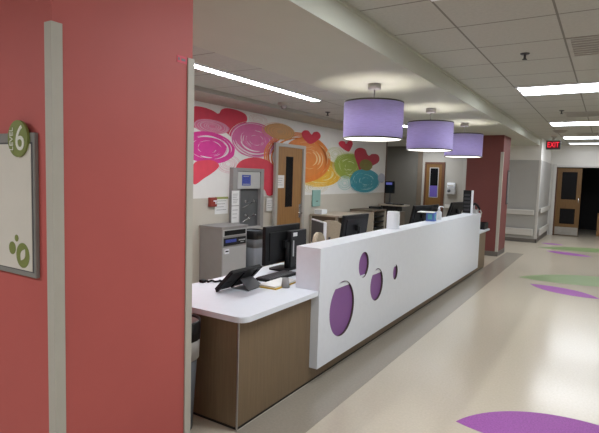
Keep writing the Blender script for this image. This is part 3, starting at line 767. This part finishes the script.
def waste_bin(name, x, y, w, d, h, label, taper=0.8, body='bin_grey', liner='bag_black', collar='bag', rad=0.2):
    t = thing(name, label, 'bin', (x, y, 0))
    def ring(z, s, inset=0): return [(x + (u) * s, y + (v) * s, z) for u, v in rrect(-w / 2 + inset, w / 2 - inset, -d / 2 + inset, d / 2 - inset, min(w, d) * rad, 7)]
    def skin(levels):
        bm = B(); prev = None
        for z, s, i in levels:
            vs = [bm.verts.new(p) for p in ring(z, s, i)]
            if prev:
                for k in range(len(vs)):
                    j = (k + 1) % len(vs)
                    f = bm.faces.new((prev[k], prev[j], vs[j], vs[k])); f.smooth = True
            else: bm.faces.new(vs[::-1])
            prev = vs
        return bm
    obj('body', skin([(0, taper, 0), (h * 0.5, (1 + taper) / 2, 0), (h, 1, 0), (h, 0.97, 0), (0.02, taper * 0.95, 0)]), M[body], t)
    obj('liner', skin([(h - 0.22, 1.0, 0), (h - 0.10, 1.03, 0), (h + 0.005, 1.04, 0), (h + 0.014, 1.0, 0), (h - 0.01, 0.94, 0), (h - 0.3, 0.88, 0)]), M[collar], t)
    obj('rim', skin([(h - 0.10, 1.055, 0), (h + 0.012, 1.06, 0), (h + 0.020, 1.03, 0), (h + 0.012, 0.97, 0), (h - 0.09, 0.955, 0)]), M[liner], t)
waste_bin('trash_bin', -2.205, 2.15, 0.28, 0.28, 0.68, 'grey trash bin with black rim squeezed between red wall and desk', 0.74, rad=0.49)
waste_bin('trash_bin', -4.28, 5.66, 0.30, 0.28, 0.79, 'blue grey trash bin with black liner under the carrier station', 0.9, 'bin_blue', 'bag_black', 'bin_blue')

# ------------------------------------------------------------------ furniture along the mural wall
t = thing('side_cabinet', 'tan topped side cabinet under the teal panel', 'cabinet', (-4.3, 8.2, 0))
bm = B(); box(bm, XM + 0.012, -3.98, 7.75, 8.75, 0.885, 0.918, 0.004, 1); obj('top', bm, M['counter_tan'], t)
for yy in (7.78, 8.70):
    bm = B(); box(bm, XM + 0.02, -4.02, yy, yy + 0.03, 0, 0.885); obj('side_panel', bm, M['counter_brown'], t)
bm = B(); box(bm, XM + 0.02, XM + 0.03, 7.81, 8.70, 0.02, 0.885); obj('back_panel', bm, M['counter_brown'], t)
for xx in (-4.57, -4.04):
    bm = B(); box(bm, xx - 0.018, xx + 0.018, 7.755, 7.782, 0, 0.885); obj('post', bm, M['counter_tan'], t)
bm = B(); box(bm, -4.56, -4.03, 7.81, 8.70, 0.42, 0.445); obj('shelf', bm, M['counter_tan'], t)
bm = B(); box(bm, -4.52, -4.36, 7.80, 8.0, 0.918, 1.0, 0.008); sb = obj('tissue_box', bm, M['white_plastic'])
tag(sb, 'small white box on the tan side cabinet near the wooden door', 'box')
bm = B(); box(bm, -4.48, -4.40, 7.88, 7.92, 0.998, 1.004); obj('opening', bm, M['paper'], sb)
t = thing('shelf_cabinet', 'brown topped cabinet with open tray shelves near the mural end', 'cabinet', (-4.33, 9.8, 0))
bm = B(); box(bm, XM + 0.012, -4.05, 9.41, 10.12, 0.905, 0.937, 0.004, 1); obj('top', bm, M['counter_brown'], t)
bm = B(); box(bm, XM + 0.02, -4.08, 9.43, 9.46, 0, 0.905); obj('side_panel', bm, M['counter_tan'], t)
bm = B(); box(bm, XM + 0.02, -4.08, 10.07, 10.10, 0, 0.905); obj('side_panel', bm, M['counter_tan'], t)
bm = B(); box(bm, XM + 0.02, XM + 0.03, 9.46, 10.07, 0, 0.905); obj('back_panel', bm, M['void'], t)
for yy in (9.425, 10.065):
    bm = B(); box(bm, -4.08, -4.06, yy, yy + 0.045, 0, 0.905); obj('post', bm, M['counter_tan'], t)
for k in range(6):
    bm = B(); z = 0.2 + 0.115 * k
    box(bm, -4.56, -4.085, 9.46, 10.07, z, z + 0.014); box(bm, -4.09, -4.08, 9.46, 10.07, z, z + 0.03); obj('tray', bm, M['black_matte'], t)
bm = B(); box(bm, -4.40, -4.12, 9.95, 10.10, 0.937, 0.985, 0.01); pb = obj('label_printer', bm, M['black']); tag(pb, 'low black device on the brown topped tray cabinet', 'device')
bm = B(); box(bm, -4.36, -4.16, 9.945, 9.952, 0.95, 0.962); obj('output_slot', bm, M['grey_dk'], pb)

# ------------------------------------------------------------------ monitors
def monitor(cx, cy, zb, w, h, yaw, tilt, label, name='computer_monitor', ztable=0.7365, body='black', flip=False, minipc=False, white=False):
    """screen normal along local +Y; yaw rotates about Z"""
    t = thing(name, label, 'monitor', (cx, cy, ztable))
    t.rotation_euler = (0, 0, yaw)
    dz = zb - ztable
    R = Matrix.Translation((0, 0, dz + h / 2)) @ Matrix.Rotation(tilt, 4, 'X')
    def loc(bm): 
        xf(bm, R); return bm
    def put(nm, bm, m, parent=t):
        bmesh.ops.recalc_face_normals(bm, faces=bm.faces[:])
        me = bpy.data.meshes.new(nm); bm.to_mesh(me); bm.free(); me.materials.append(m)
        o = bpy.data.objects.new(nm, me); C.objects.link(o); o.parent = parent; ORG[o.name] = Vector((0, 0, 0)); return o
    bm = B(); box(bm, -w / 2, w / 2, -0.018, 0.018, -h / 2, h / 2, 0.006)
    box(bm, -w * 0.40, w * 0.40, -0.026, -0.016, -h * 0.40, h * 0.34, 0.008)
    pan = put('housing', loc(bm), M['white_plastic'] if white else M[body])
    bm = B(); box(bm, -w / 2 + 0.014, w / 2 - 0.014, 0.0175, 0.0195, -h / 2 + 0.016, h / 2 - 0.014); put('screen', loc(bm), M['screen'])
    bm = B(); cyl(bm, (0, -0.06, 0.012), (0, -0.06, dz + h * 0.55), 0.022, 0.02, 14); box(bm, -0.04, 0.04, -0.065, -0.03, dz + h * 0.4, dz + h * 0.6); put('stand', bm, M['black'])
    bm = B(); prism(bm, rrect(-0.13, 0.13, -0.12, 0.07, 0.05, 6), lambda u, v, k: (u, v, 0.0005 + 0.014 * k)); put('stand_base', bm, M['black_matte'])
    if minipc:
        bm = B(); box(bm, 0.03, 0.30, -0.085, -0.036, -h * 0.68, h * 0.34, 0.004, 1); pc = put('mini_computer', loc(bm), M['black_matte'])
        bm = B(); box(bm, 0.06, 0.13, -0.0865, -0.0845, h * 0.19, h * 0.29); put('sticker', loc(bm), M['paper'], pc)
        bm = B(); box(bm, 0.06, 0.08, -0.0865, -0.0845, -h * 0.35, h * 0.08); put('port_strip', loc(bm), M['grey_cab_lt'], pc)
    return t
# screens face the staff side (-X): local +Y -> -X means yaw = +90 deg
monitor(-2.53, 3.785, 0.80, 0.57, 0.345, PI / 2 + 0.0, 0.0, 'large black monitor seen from behind at the near end of the desk', minipc=True)
monitor(-2.50, 5.27, 0.86, 0.60, 0.31, PI / 2 - 0.05, 0.12, 'black monitor seen from behind, second along behind the white counter')
monitor(-2.48, 7.62, 0.86, 0.50, 0.34, PI / 2 - 0.25, 0.22, 'tilted black monitor left of the blue box behind the counter')
monitor(-2.55, 8.45, 0.88, 0.56, 0.29, PI / 2 - 0.1, 0.0, 'small black monitor showing just above the blue box and pump bottle')
monitor(-2.30, 9.02, 0.89, 0.56, 0.33, PI / 2 - 0.15, 0.30, 'leaning black monitor behind the tall black display stand')

# white framed cart monitor and beige chairs behind the counter
t = thing('workstation_cart', 'white framed screen on a stand in front of the beige chair', 'screen', (-3.52, 6.2, 0))
def putl(nm, bm, m, parent, T=None):
    if T is not None: xf(bm, T)
    bmesh.ops.recalc_face_normals(bm, faces=bm.faces[:])
    me = bpy.data.meshes.new(nm); bm.to_mesh(me); bm.free(); me.materials.append(m)
    o = bpy.data.objects.new(nm, me); C.objects.link(o); o.parent = parent; ORG[o.name] = Vector((0, 0, 0)); return o
t.rotation_euler = (0, 0, math.atan2(-0.4, 0.44))
bm = B(); box(bm, -0.3, 0.3, -0.012, 0.03, 0.60, 0.968, 0.008); putl('frame', bm, M['white_plastic'], t)
bm = B(); box(bm, -0.28, 0.278, -0.0145, -0.0115, 0.62, 0.952); putl('screen', bm, M['grey_dk'], t)
bm = B(); cyl(bm, (0, 0.05, 0.05), (0, 0.05, 0.80), 0.025); putl('post', bm, M['grey_cab_lt'], t)
bm = B()
for k in range(5):
    a = 2 * PI * k / 5
    cyl(bm, (0, 0.05, 0.07), (0.24 * math.cos(a), 0.05 + 0.24 * math.sin(a), 0.055), 0.02, 0.014, 8)
    cyl(bm, (0.24 * math.cos(a) - 0.012, 0.05 + 0.24 * math.sin(a), 0.028), (0.24 * math.cos(a) + 0.012, 0.05 + 0.24 * math.sin(a), 0.028), 0.028, seg=12)
putl('wheel_base', bm, M['grey_dk'], t)

def chair(cx, cy, yaw, label, ztop=0.89, w=0.44):
    t = thing('office_chair', label, 'chair', (cx, cy, 0), 'beige office chairs')
    t.rotation_euler = (0, 0, yaw)
    bm = B()
    prism(bm, rrect(-w / 2, w / 2, 0.0, ztop - 0.52, min(0.17, w * 0.42), 8), lambda u, v, k: (u, -0.22 - 0.05 * v - 0.25 * u * u * -1 + 0.06 * k, 0.52 + v))
    bmesh.ops.bevel(bm, geom=[e for e in bm.edges], offset=0.012, segments=2, affect='EDGES')
    putl('backrest', bm, M['chair'], t)
    bm = B(); prism(bm, rrect(-0.23, 0.23, -0.22, 0.24, 0.09, 6), lambda u, v, k: (u, v, 0.44 + 0.07 * k)); putl('seat', bm, M['chair'], t)
    bm = B(); cyl(bm, (0, 0, 0.08), (0, 0, 0.445), 0.03); putl('gas_lift', bm, M['grey_dk'], t)
    bm = B(); tube(bm, [(0, -0.05, 0.43), (0, -0.25, 0.44), (0, -0.275, 0.62)], 0.02); putl('back_bracket', bm, M['grey_dk'], t)
    bm = B()
    for k in range(5):
        a = 2 * PI * k / 5 + 0.3
        cyl(bm, (0, 0, 0.09), (0.28 * math.cos(a), 0.28 * math.sin(a), 0.07), 0.024, 0.016, 8)
        cyl(bm, (0.28 * math.cos(a) - 0.015, 0.28 * math.sin(a), 0.03), (0.28 * math.cos(a) + 0.015, 0.28 * math.sin(a), 0.03), 0.03, seg=12)
    putl('wheel_base', bm, M['grey_dk'], t)
chair(-3.86, 7.30, 0.3, 'beige rounded office chair behind the white framed screen')
chair(-2.965, 5.60, -PI / 2, 'beige office chair half hidden in front of the white framed screen', 0.87, 0.24)

# cart with vitals monitor at the mural end
t = thing('equipment_cart', 'tan topped equipment cart at the dark end of the mural wall', 'cart', (-4.24, 11.05, 0))
bm = B(); box(bm, -4.56, -3.93, 10.85, 11.25, 0.965, 1.0, 0.005, 1); obj('top', bm, M['counter_tan'], t)
bm = B(); box(bm, -4.50, -4.10, 10.87, 11.22, 0.84, 0.965, 0.004, 1); obj('drawer', bm, M['black_matte'], t)
bm = B(); box(bm, -4.46, -4.02, 10.9, 11.2, 0.10, 0.84); obj('body', bm, M['counter_brown'], t)
for x in (-4.42, -4.06):
    for y in (10.94, 11.16):
        bm = B(); cyl(bm, (x - 0.015, y, 0.04), (x + 0.015, y, 0.04), 0.04); cyl(bm, (x, y, 0.05), (x, y, 0.11), 0.012); obj('caster', bm, M['black'], t)
t = thing('vitals_monitor', 'small upright black monitor with blue header on the tan cart', 'monitor', (-4.355, 11.02, 1.0))
bm = B(); box(bm, -4.47, -4.235, 11.0, 11.045, 1.255, 1.54, 0.008); obj('housing', bm, M['black'], t)
bm = B(); box(bm, -4.45, -4.255, 10.997, 11.001, 1.275, 1.525); sc = obj('screen', bm, M['screen'], t)
bm = B(); box(bm, -4.44, -4.29, 10.995, 10.998, 1.455, 1.51); obj('header_bar', bm, M['vitals'], sc)
bm = B(); cyl(bm, (-4.35, 11.04, 1.01), (-4.35, 11.04, 1.28), 0.018); lathe(bm, (-4.35, 11.04, 1.0), [(0, 0.001), (0.10, 0.001), (0.09, 0.02), (0.03, 0.04), (0, 0.04)]); obj('stand', bm, M['grey_dk'], t)
bm = B(); box(bm, -4.22, -3.98, 10.88, 11.0, 1.0, 1.022, 0.004, 1); kb = obj('keyboard', bm, M['black']); tag(kb, 'black keyboard on the tan equipment cart', 'keyboard')
bm = B()
for i in range(4): 
    for j in range(10): box(bm, -4.21 + j * 0.0225, -4.192 + j * 0.0225, 10.89 + i * 0.026, 10.91 + i * 0.026, 1.021, 1.026)
o = obj('keys', bm, M['grey_dk'], kb)

# ------------------------------------------------------------------ things on the near worktop
ZW = 0.7366
t = thing('tablet', 'black rugged tablet propped on a kickstand at the near worktop end', 'tablet', (-2.30, 2.9, ZW))
P0 = Vector((-2.383, 2.70, ZW + 0.012))
ex = Vector((0, 1, 0)); ev = Vector((0.155, 0, 0.158)).normalized(); en = Vector((ev.z, 0, -ev.x))   # en: back face, towards the corridor
Lx, Ly = 0.36, 0.222
def tf(u, v, w): return P0 + ex * u + ev * v + en * w
bm = B()
prism(bm, rrect(0, Lx, 0, Ly, 0.018, 4), lambda u, v, k: tf(u, v, -0.010 + 0.018 * k)); obj('tablet_body', bm, M['black_matte'], t)
bm = B()
for u in (0.0, Lx * 0.47, Lx - 0.03):
    prism(bm, rrect(u, u + 0.03, 0.0, Ly, 0.008, 2), lambda a, c, k: tf(a, c, 0.008 + 0.009 * k))
prism(bm, rrect(0, Lx, Ly * 0.88, Ly, 0.008, 2), lambda a, c, k: tf(a, c, 0.008 + 0.009 * k))
prism(bm, rrect(0.03, Lx * 0.47, 0.02, Ly * 0.4, 0.008, 2), lambda a, c, k: tf(a, c, 0.008 + 0.004 * k))
obj('back_rib', bm, M['black'], t)
bm = B(); prism(bm, rrect(0.015, Lx - 0.015, 0.015, Ly - 0.015, 0.012, 3), lambda u, v, k: tf(u, v, -0.0115 + 0.001 * k)); obj('screen', bm, M['screen'], t)
vs = [tf(0.19, 0.10, 0.012), tf(0.34, 0.10, 0.012), Vector((-2.22, 3.075, ZW + 0.005)), Vector((-2.205, 2.87, ZW + 0.005))]
bm = B()
nn = ((vs[1] - vs[0]).cross(vs[3] - vs[0])).normalized() * 0.004
lo = [bm.verts.new(v - nn) for v in vs]; hi = [bm.verts.new(v + nn) for v in vs]
bm.faces.new(lo[::-1]); bm.faces.new(hi)
for i in range(4):
    j = (i + 1) % 4; bm.faces.new((lo[i], lo[j], hi[j], hi[i]))
obj('kickstand', bm, M['grey_dk'], t)

t = thing('paper_stack', 'stack of white papers on a yellow folder between the tablet and the near monitor', 'papers', (-2.2, 3.2, ZW))
def slab(x, y, w, d, rz, z0, z1):
    bm = B(); box(bm, -w / 2, w / 2, -d / 2, d / 2, 0, z1 - z0)
    xf(bm, Matrix.Translation((x, y, z0)) @ Matrix.Rotation(rz, 4, 'Z')); return bm
obj('folder', slab(-2.155, 3.20, 0.15, 0.34, 0.06, ZW + 0.0005, ZW + 0.009), M['yellow'], t)
obj('sheet_stack', slab(-2.165, 3.20, 0.15, 0.32, 0.03, ZW + 0.009, ZW + 0.022), M['paper'], t)
bm = slab(-2.325, 3.42, 0.14, 0.42, 0.0, ZW + 0.002, ZW + 0.022)
kb = obj('keyboard', bm, M['black']); tag(kb, 'black keyboard below the near monitor on the worktop', 'keyboard')
bm = B()
for i in range(4):
    for j in range(12): box(bm, -2.388 + i * 0.033, -2.361 + i * 0.033, 3.225 + j * 0.033, 3.252 + j * 0.033, ZW + 0.0215, ZW + 0.028)
obj('keys', bm, M['grey_dk'], kb)
t = thing('pen_cup', 'small grey cup standing on the worktop against the white counter end', 'cup', (-2.065, 3.155, ZW))
bm = B(); lathe(bm, (-2.065, 3.155, ZW), [(0, 0.0005), (0.032, 0.0005), (0.026, 0.075), (0.023, 0.075), (0.028, 0.006), (0, 0.006)]); obj('cup', bm, M['grey_cab'], t)
# cable
bm = B()
pts = []
for k in range(30):
    s = k / 29
    pts.append((-2.66 + 0.10 * s + 0.015 * math.sin(13 * s), 2.90 + 0.11 * s + 0.018 * math.cos(17 * s), ZW + 0.009))
tube(bm, pts, 0.008); cb = obj('cable', bm, M['black']); tag(cb, 'black cable lying on the back of the white worktop behind the tablet', 'cable')
bm = B(); box(bm, -2.69, -2.645, 2.86, 2.90, ZW + 0.001, ZW + 0.025, 0.006); obj('plug', bm, M['black'], cb)
bm = B()
for q in range(3):
    pts = [(-2.20 + 0.03 * q + 0.02 * math.sin(6 * s + q), 3.55 + 0.1 * s + 0.02 * math.cos(5 * s), ZW + 0.012 + 0.22 * s * (1 - 0.3 * q)) for s in [k / 12 for k in range(13)]]
    tube(bm, pts, 0.006, 6)
cb = obj('cable', bm, M['paper']); tag(cb, 'pale cables hanging beside the monitor at the white counter end', 'cable')

# ------------------------------------------------------------------ things on the counter top
ZT = 1.0625
t = thing('wipes_canister', 'white rounded wipes canister on the white counter', 'canister', (-1.94, 5.05, ZT))
bm = B(); prism(bm, rrect(-2.0, -1.88, 4.985, 5.115, 0.035, 6), lambda u, v, k: (u, v, ZT + 0.155 * k)); obj('tub', bm, M['white_plastic'], t)
bm = B(); prism(bm, rrect(-1.998, -1.882, 4.987, 5.113, 0.035, 6), lambda u, v, k: (u, v, ZT + 0.157 + 0.03 * k))
bmesh.ops.bevel(bm, geom=[e for e in bm.edges if min(v.co.z for v in e.verts) > ZT + 0.18], offset=0.012, segments=3, affect='EDGES'); obj('lid', bm, M['white_plastic'], t)
t = thing('tissue_carton', 'blue and teal carton on the white counter beside the pump bottle', 'box', (-1.93, 6.36, ZT))
bm = B(); box(bm, -1.99, -1.885, 6.35, 6.49, ZT, ZT + 0.112); obj('carton', bm, M['blue_box'], t)
bm = B(); box(bm, -1.965, -1.91, 6.348, 6.35, ZT + 0.025, ZT + 0.09); box(bm, -1.885, -1.883, 6.38, 6.43, ZT + 0.025, ZT + 0.09); obj('printed_label', bm, M['teal_box'], t)
bm = B(); box(bm, -1.884, -1.882, 6.45, 6.488, ZT + 0.002, ZT + 0.11); obj('white_side', bm, M['paper'], t)
bm = slab(-1.99, 6.37, 0.20, 0.22, 0.12, ZT + 0.1125, ZT + 0.120); ps = obj('paper_sheets', bm, M['paper']); tag(ps, 'white paper sheets lying on top of the blue carton', 'paper')
t = thing('pump_bottle', 'clear sanitizer pump bottle on the white counter', 'bottle', (-1.91, 6.72, ZT))
bm = B(); lathe(bm, (-1.93, 6.72, ZT), [(0, 0.0005), (0.036, 0.0005), (0.04, 0.01), (0.04, 0.10), (0.015, 0.125), (0.015, 0.135), (0, 0.135)]); obj('bottle', bm, M['frosted'], t)
bm = B(); cyl(bm, (-1.93, 6.72, ZT + 0.132), (-1.93, 6.72, ZT + 0.175), 0.009); cyl(bm, (-1.93, 6.72, ZT + 0.13), (-1.93, 6.72, ZT + 0.15), 0.017); tube(bm, [(-1.93, 6.72, ZT + 0.175), (-1.90, 6.75, ZT + 0.177), (-1.885, 6.765, ZT + 0.168)], 0.008); obj('pump', bm, M['white_plastic'], t)
t = thing('display_stand', 'tall narrow black display with white edge at the counter far end', 'display', (-1.93, 8.32, ZT))
bm = B(); box(bm, -2.0, -1.872, 8.30, 8.34, ZT + 0.0, ZT + 0.385, 0.004, 1); obj('black_panel', bm, M['black'], t)
bm = B(); box(bm, -1.872, -1.845, 8.298, 8.342, ZT + 0.0, ZT + 0.385, 0.003, 1); obj('white_edge', bm, M['white_plastic'], t)
bm = B()
for k in range(5): box(bm, -1.985, -1.89, 8.2985, 8.3, ZT + 0.05 + 0.06 * k, ZT + 0.085 + 0.06 * k)
obj('print', bm, M['dim_print'], t)
bm = B(); box(bm, -2.0, -1.86, 8.25, 8.41, ZT, ZT + 0.012, 0.003, 1); obj('foot', bm, M['white_plastic'], t)
t = thing('desk_phone', 'dark phone handset on a cradle at the far counter end', 'phone', (-1.86, 8.55, ZT))
bm = B(); prism(bm, [(8.48, 0), (8.66, 0), (8.66, 0.035), (8.48, 0.07)], lambda u, v, k: (-1.98 + 0.16 * k, u, ZT + v)); obj('base', bm, M['grey_cab_lt'], t)
bm = B(); tube(bm, [(-1.875, 8.50, ZT + 0.15), (-1.86, 8.53, ZT + 0.165), (-1.825, 8.57, ZT + 0.13), (-1.80, 8.60, ZT + 0.085), (-1.80, 8.61, ZT + 0.06)], 0.02); obj('handset', bm, M['black'], t)
bm = B(); cyl(bm, (-1.87, 8.55, ZT + 0.04), (-1.87, 8.53, ZT + 0.15), 0.012); cyl(bm, (-1.82, 8.60, ZT + 0.035), (-1.815, 8.60, ZT + 0.08), 0.012); obj('cradle', bm, M['grey_cab_lt'], t)
bm = B(); tube(bm, [(-1.82, 8.62, ZT + 0.06), (-1.80, 8.70, ZT + 0.05), (-1.79, 8.76, ZT + 0.0), (-1.80, 8.76, ZT - 0.07), (-1.83, 8.73, ZT - 0.10), (-1.85, 8.712, ZT - 0.12)], 0.009); obj('cord', bm, M['rail'], t)
t = thing('letter_tray', 'black tray on the white worktop at the far desk end', 'tray', (-1.96, 9.4, ZW))
bm = B(); box(bm, -2.10, -1.825, 9.24, 9.57, ZW, ZW + 0.012); box(bm, -2.10, -1.825, 9.24, 9.25, ZW + 0.012, ZW + 0.115); box(bm, -2.10, -1.825, 9.56, 9.57, ZW + 0.012, ZW + 0.115); box(bm, -1.835, -1.825, 9.25, 9.56, ZW + 0.012, ZW + 0.115)
obj('tray', bm, M['black'], t)
bm = B(); box(bm, -2.09, -1.84, 9.26, 9.55, ZW + 0.0125, ZW + 0.08); obj('contents', bm, M['black_matte'], t)

# ------------------------------------------------------------------ back door, dispenser, rail on the back wall
r = bpy.data.objects.new('door_2', None); C.objects.link(r); r.location = (-4.36, 14.5, 0); ORG[r.name] = r.location.copy(); r['kind'] = 'structure'
bm = B(); box(bm, -4.635, -4.585, 14.46, 14.5, 0, 2.12); box(bm, -4.13, -4.05, 14.46, 14.5, 0, 2.12); box(bm, -4.585, -4.13, 14.46, 14.5, 2.06, 2.12); obj('door_frame', bm, M['frame_brown'], r)
bm = B(); box(bm, -4.585, -4.13, 14.478, 14.5, 0.01, 2.06); lf = obj('door_leaf', bm, M['oak_dk'], r)
bm = B(); box(bm, -4.47, -4.24, 14.474, 14.479, 1.10, 1.94); obj('vision_panel', bm, M['dark_glass'], lf)
bm = B()
for a in ((-4.49, -4.47, 1.08, 1.96), (-4.24, -4.22, 1.08, 1.96)): box(bm, a[0], a[1], 14.470, 14.479, a[2], a[3])
box(bm, -4.49, -4.22, 14.470, 14.479, 1.94, 1.96); box(bm, -4.49, -4.22, 14.470, 14.479, 1.08, 1.10)
obj('vision_frame', bm, M['grey_cab_lt'], lf)
bm = B(); box(bm, -4.465, -4.245, 14.471, 14.4745, 1.105, 1.43); o = obj('window_notice', bm, M['purple_paper']); tag(o, 'purple notice in the window of the back door', 'notice')
t = thing('wall_dispenser', 'white and grey dispenser box on the back wall beside the oak door', 'dispenser', (-3.83, 14.5, 1.2))
bm = B(); box(bm, -3.96, -3.71, 14.40, 14.5, 1.20, 1.375, 0.008); obj('lower_box', bm, M['grey_cab_lt'], t)
bm = B(); box(bm, -3.95, -3.72, 14.41, 14.5, 1.38, 1.535, 0.02); obj('upper_box', bm, M['white_plastic'], t)
bm = B(); lathe(bm, (0, 0, 0), [(0, 0), (0.045, 0), (0.045, 0.006), (0, 0.006)]); xf(bm, Matrix.Translation((-3.88, 14.40, 1.30)) @ Matrix.Rotation(PI / 2, 4, 'X')); obj('round_dial', bm, M['grey_cab_dk'], t)
bm = B(); box(bm, -3.93, -3.76, 14.405, 14.412, 1.43, 1.46); obj('slot', bm, M['vent'], t)
t = thing('handrail', 'short beige handrail on the back wall under the dispenser', 'handrail', (-3.84, 14.5, 0.8))
bm = B(); box(bm, -4.0, -3.68, 14.43, 14.465, 0.79, 0.90, 0.015, 3); obj('rail_cap', bm, M['rail'], t)
bm = B(); box(bm, -3.88, -3.80, 14.46, 14.5, 0.81, 0.88); obj('bracket', bm, M['rail'], t)

# far double doors: one leaf shut, the other opening dark
r = bpy.data.objects.new('door_3', None); C.objects.link(r); r.location = (-0.5, 17.2, 0); ORG[r.name] = r.location.copy(); r['kind'] = 'structure'
bm = B(); box(bm, -1.47, -1.37, 17.15, 17.2, 0, 2.2, 0.006, 1); box(bm, 0.42, 0.52, 17.15, 17.2, 0, 2.2, 0.006, 1); box(bm, -1.37, 0.42, 17.15, 17.2, 2.10, 2.16, 0.004, 1); obj('door_frame', bm, M['frame_white'], r)
bm = B(); box(bm, -1.37, -1.33, 17.17, 17.3, 0, 2.10); obj('door_jamb', bm, M['frame_brown'], r)
XL0, XL1 = -1.33, -0.68
bm = B()
y0, y1 = 17.20, 17.245
for a in ((XL0, XL0 + 0.12, 0.02, 2.08), (XL1 - 0.12, XL1, 0.02, 2.08), (XL0 + 0.12, XL1 - 0.12, 1.96, 2.08), (XL0 + 0.12, XL1 - 0.12, 0.84, 1.12), (XL0 + 0.12, XL1 - 0.12, 0.02, 0.37)):
    box(bm, a[0], a[1], y0, y1, a[2], a[3])
lf = obj('door_leaf', bm, M['oak_dk'], r)
bm = B(); box(bm, XL0 + 0.12, XL1 - 0.12, y0 + 0.015, y0 + 0.025, 1.12, 1.96); obj('glass_pane', bm, M['dark_glass'], lf)
bm = B(); box(bm, XL0 + 0.12, XL1 - 0.12, y0 + 0.015, y0 + 0.025, 0.37, 0.84); obj('glass_pane', bm, M['dark_glass'], lf)
bm = B(); box(bm, XL0 + 0.01, XL1 - 0.01, y0 - 0.004, y0, 0.03, 0.27); obj('kick_plate', bm, M['copper'], lf)
bm = B(); cyl(bm, (XL1 - 0.05, y0 - 0.03, 1.02), (XL1 - 0.05, y0 - 0.03, 1.18), 0.012); cyl(bm, (XL1 - 0.05, y0, 1.04), (XL1 - 0.05, y0 - 0.03, 1.04), 0.01); cyl(bm, (XL1 - 0.05, y0, 1.16), (XL1 - 0.05, y0 - 0.03, 1.16), 0.01); obj('pull_handle', bm, M['chrome'], lf)
bm = B(); box(bm, -0.21, -0.13, 17.9, 18.0, 0, 0.72, 0.004, 1); o = obj('wooden_post', bm, M['oak']); tag(o, 'tan wooden post inside the dark doorway at the right edge', 'post')

# ------------------------------------------------------------------ floor leaves
def leaf_inlay(p, q, half, m, label):
    p, q = Vector((*p, 0)), Vector((*q, 0))
    L = (q - p).length; ex = (q - p) / L; ey = Vector((-ex.y, ex.x, 0))
    a = math.radians(half); R = L / (2 * math.sin(a))
    pts = []
    n = 28
    for s in (1, -1):
        for k in range(n):
            t = -a + 2 * a * k / n
            u = R * math.sin(t) + L / 2; v = R * math.cos(t) - R * math.cos(a)
            if s == -1: u, v = L - u, -v
            w = p + ex * u + ey * v
            pts.append((w.x, w.y))
    bm = B(); prism(bm, pts, lambda u, v, k: (u, v, 0.0002 + 0.001 * k))
    o = obj('floor_leaf', bm, M[m]); tag(o, label, 'floor inlay', 'leaf shapes inlaid in the corridor floor')
leaf_inlay((-0.754, 3.27), (0.26, 3.72), 47, 'leaf_purple', 'purple leaf inlay in the floor nearest the viewer')
leaf_inlay((-1.18, 9.0), (0.81, 9.93), 46, 'leaf_green', 'large pale green floor leaf halfway along the corridor')
leaf_inlay((-0.94, 8.53), (0.01, 8.05), 44, 'leaf_purple', 'purple floor leaf just in front of the large green leaf')
leaf_inlay((-1.36, 13.52), (0.68, 14.34), 42, 'leaf_green', 'far green floor leaf before the wooden doors')
leaf_inlay((-1.145, 13.03), (-0.19, 12.63), 44, 'leaf_purple', 'purple floor leaf just in front of the far green leaf')
leaf_inlay((-1.42, 14.62), (-0.88, 14.55), 55, 'leaf_purple', 'small farthest purple floor leaf behind the far green leaf')

# ------------------------------------------------------------------ camera
cam = bpy.data.cameras.new('camera')
cam.sensor_width = 36.0; cam.sensor_fit = 'HORIZONTAL'
F = 494.4316
cam.lens = F * 36.0 / 599.0
cam.clip_start = 0.05; cam.clip_end = 100
co = bpy.data.objects.new('camera', cam); C.objects.link(co)
pitch, yaw, roll = 0.0818487, 0.5547647, 0.0293674
cy, sy, cp, sp = math.cos(yaw), math.sin(yaw), math.cos(pitch), math.sin(pitch)
fwd = Vector((-sy * cp, cy * cp, -sp)); r0 = Vector((cy, sy, 0)); u0 = r0.cross(fwd)
rr = math.cos(roll) * r0 + math.sin(roll) * u0; uu = -math.sin(roll) * r0 + math.cos(roll) * u0
co.matrix_world = Matrix(((rr.x, uu.x, -fwd.x, 0), (rr.y, uu.y, -fwd.y, 0), (rr.z, uu.z, -fwd.z, 1.6), (0, 0, 0, 1)))
sc = bpy.context.scene
sc.camera = co
w = bpy.data.worlds.new('world'); sc.world = w; w.use_nodes = True
w.node_tree.nodes['Background'].inputs[0].default_value = (0.5, 0.5, 0.5, 1)
w.node_tree.nodes['Background'].inputs[1].default_value = 0.05
sc.view_settings.view_transform = 'Standard'
sc.view_settings.look = 'None'
sc.view_settings.gamma = 1.0
sc.view_settings.use_curve_mapping = False
sc.view_settings.exposure = 0.42
sc.cycles.use_denoising = True
sc.cycles.max_bounces = 10
sc.cycles.diffuse_bounces = 6
sc.cycles.transparent_max_bounces = 24
sc.cycles.sample_clamp_indirect = 6.0
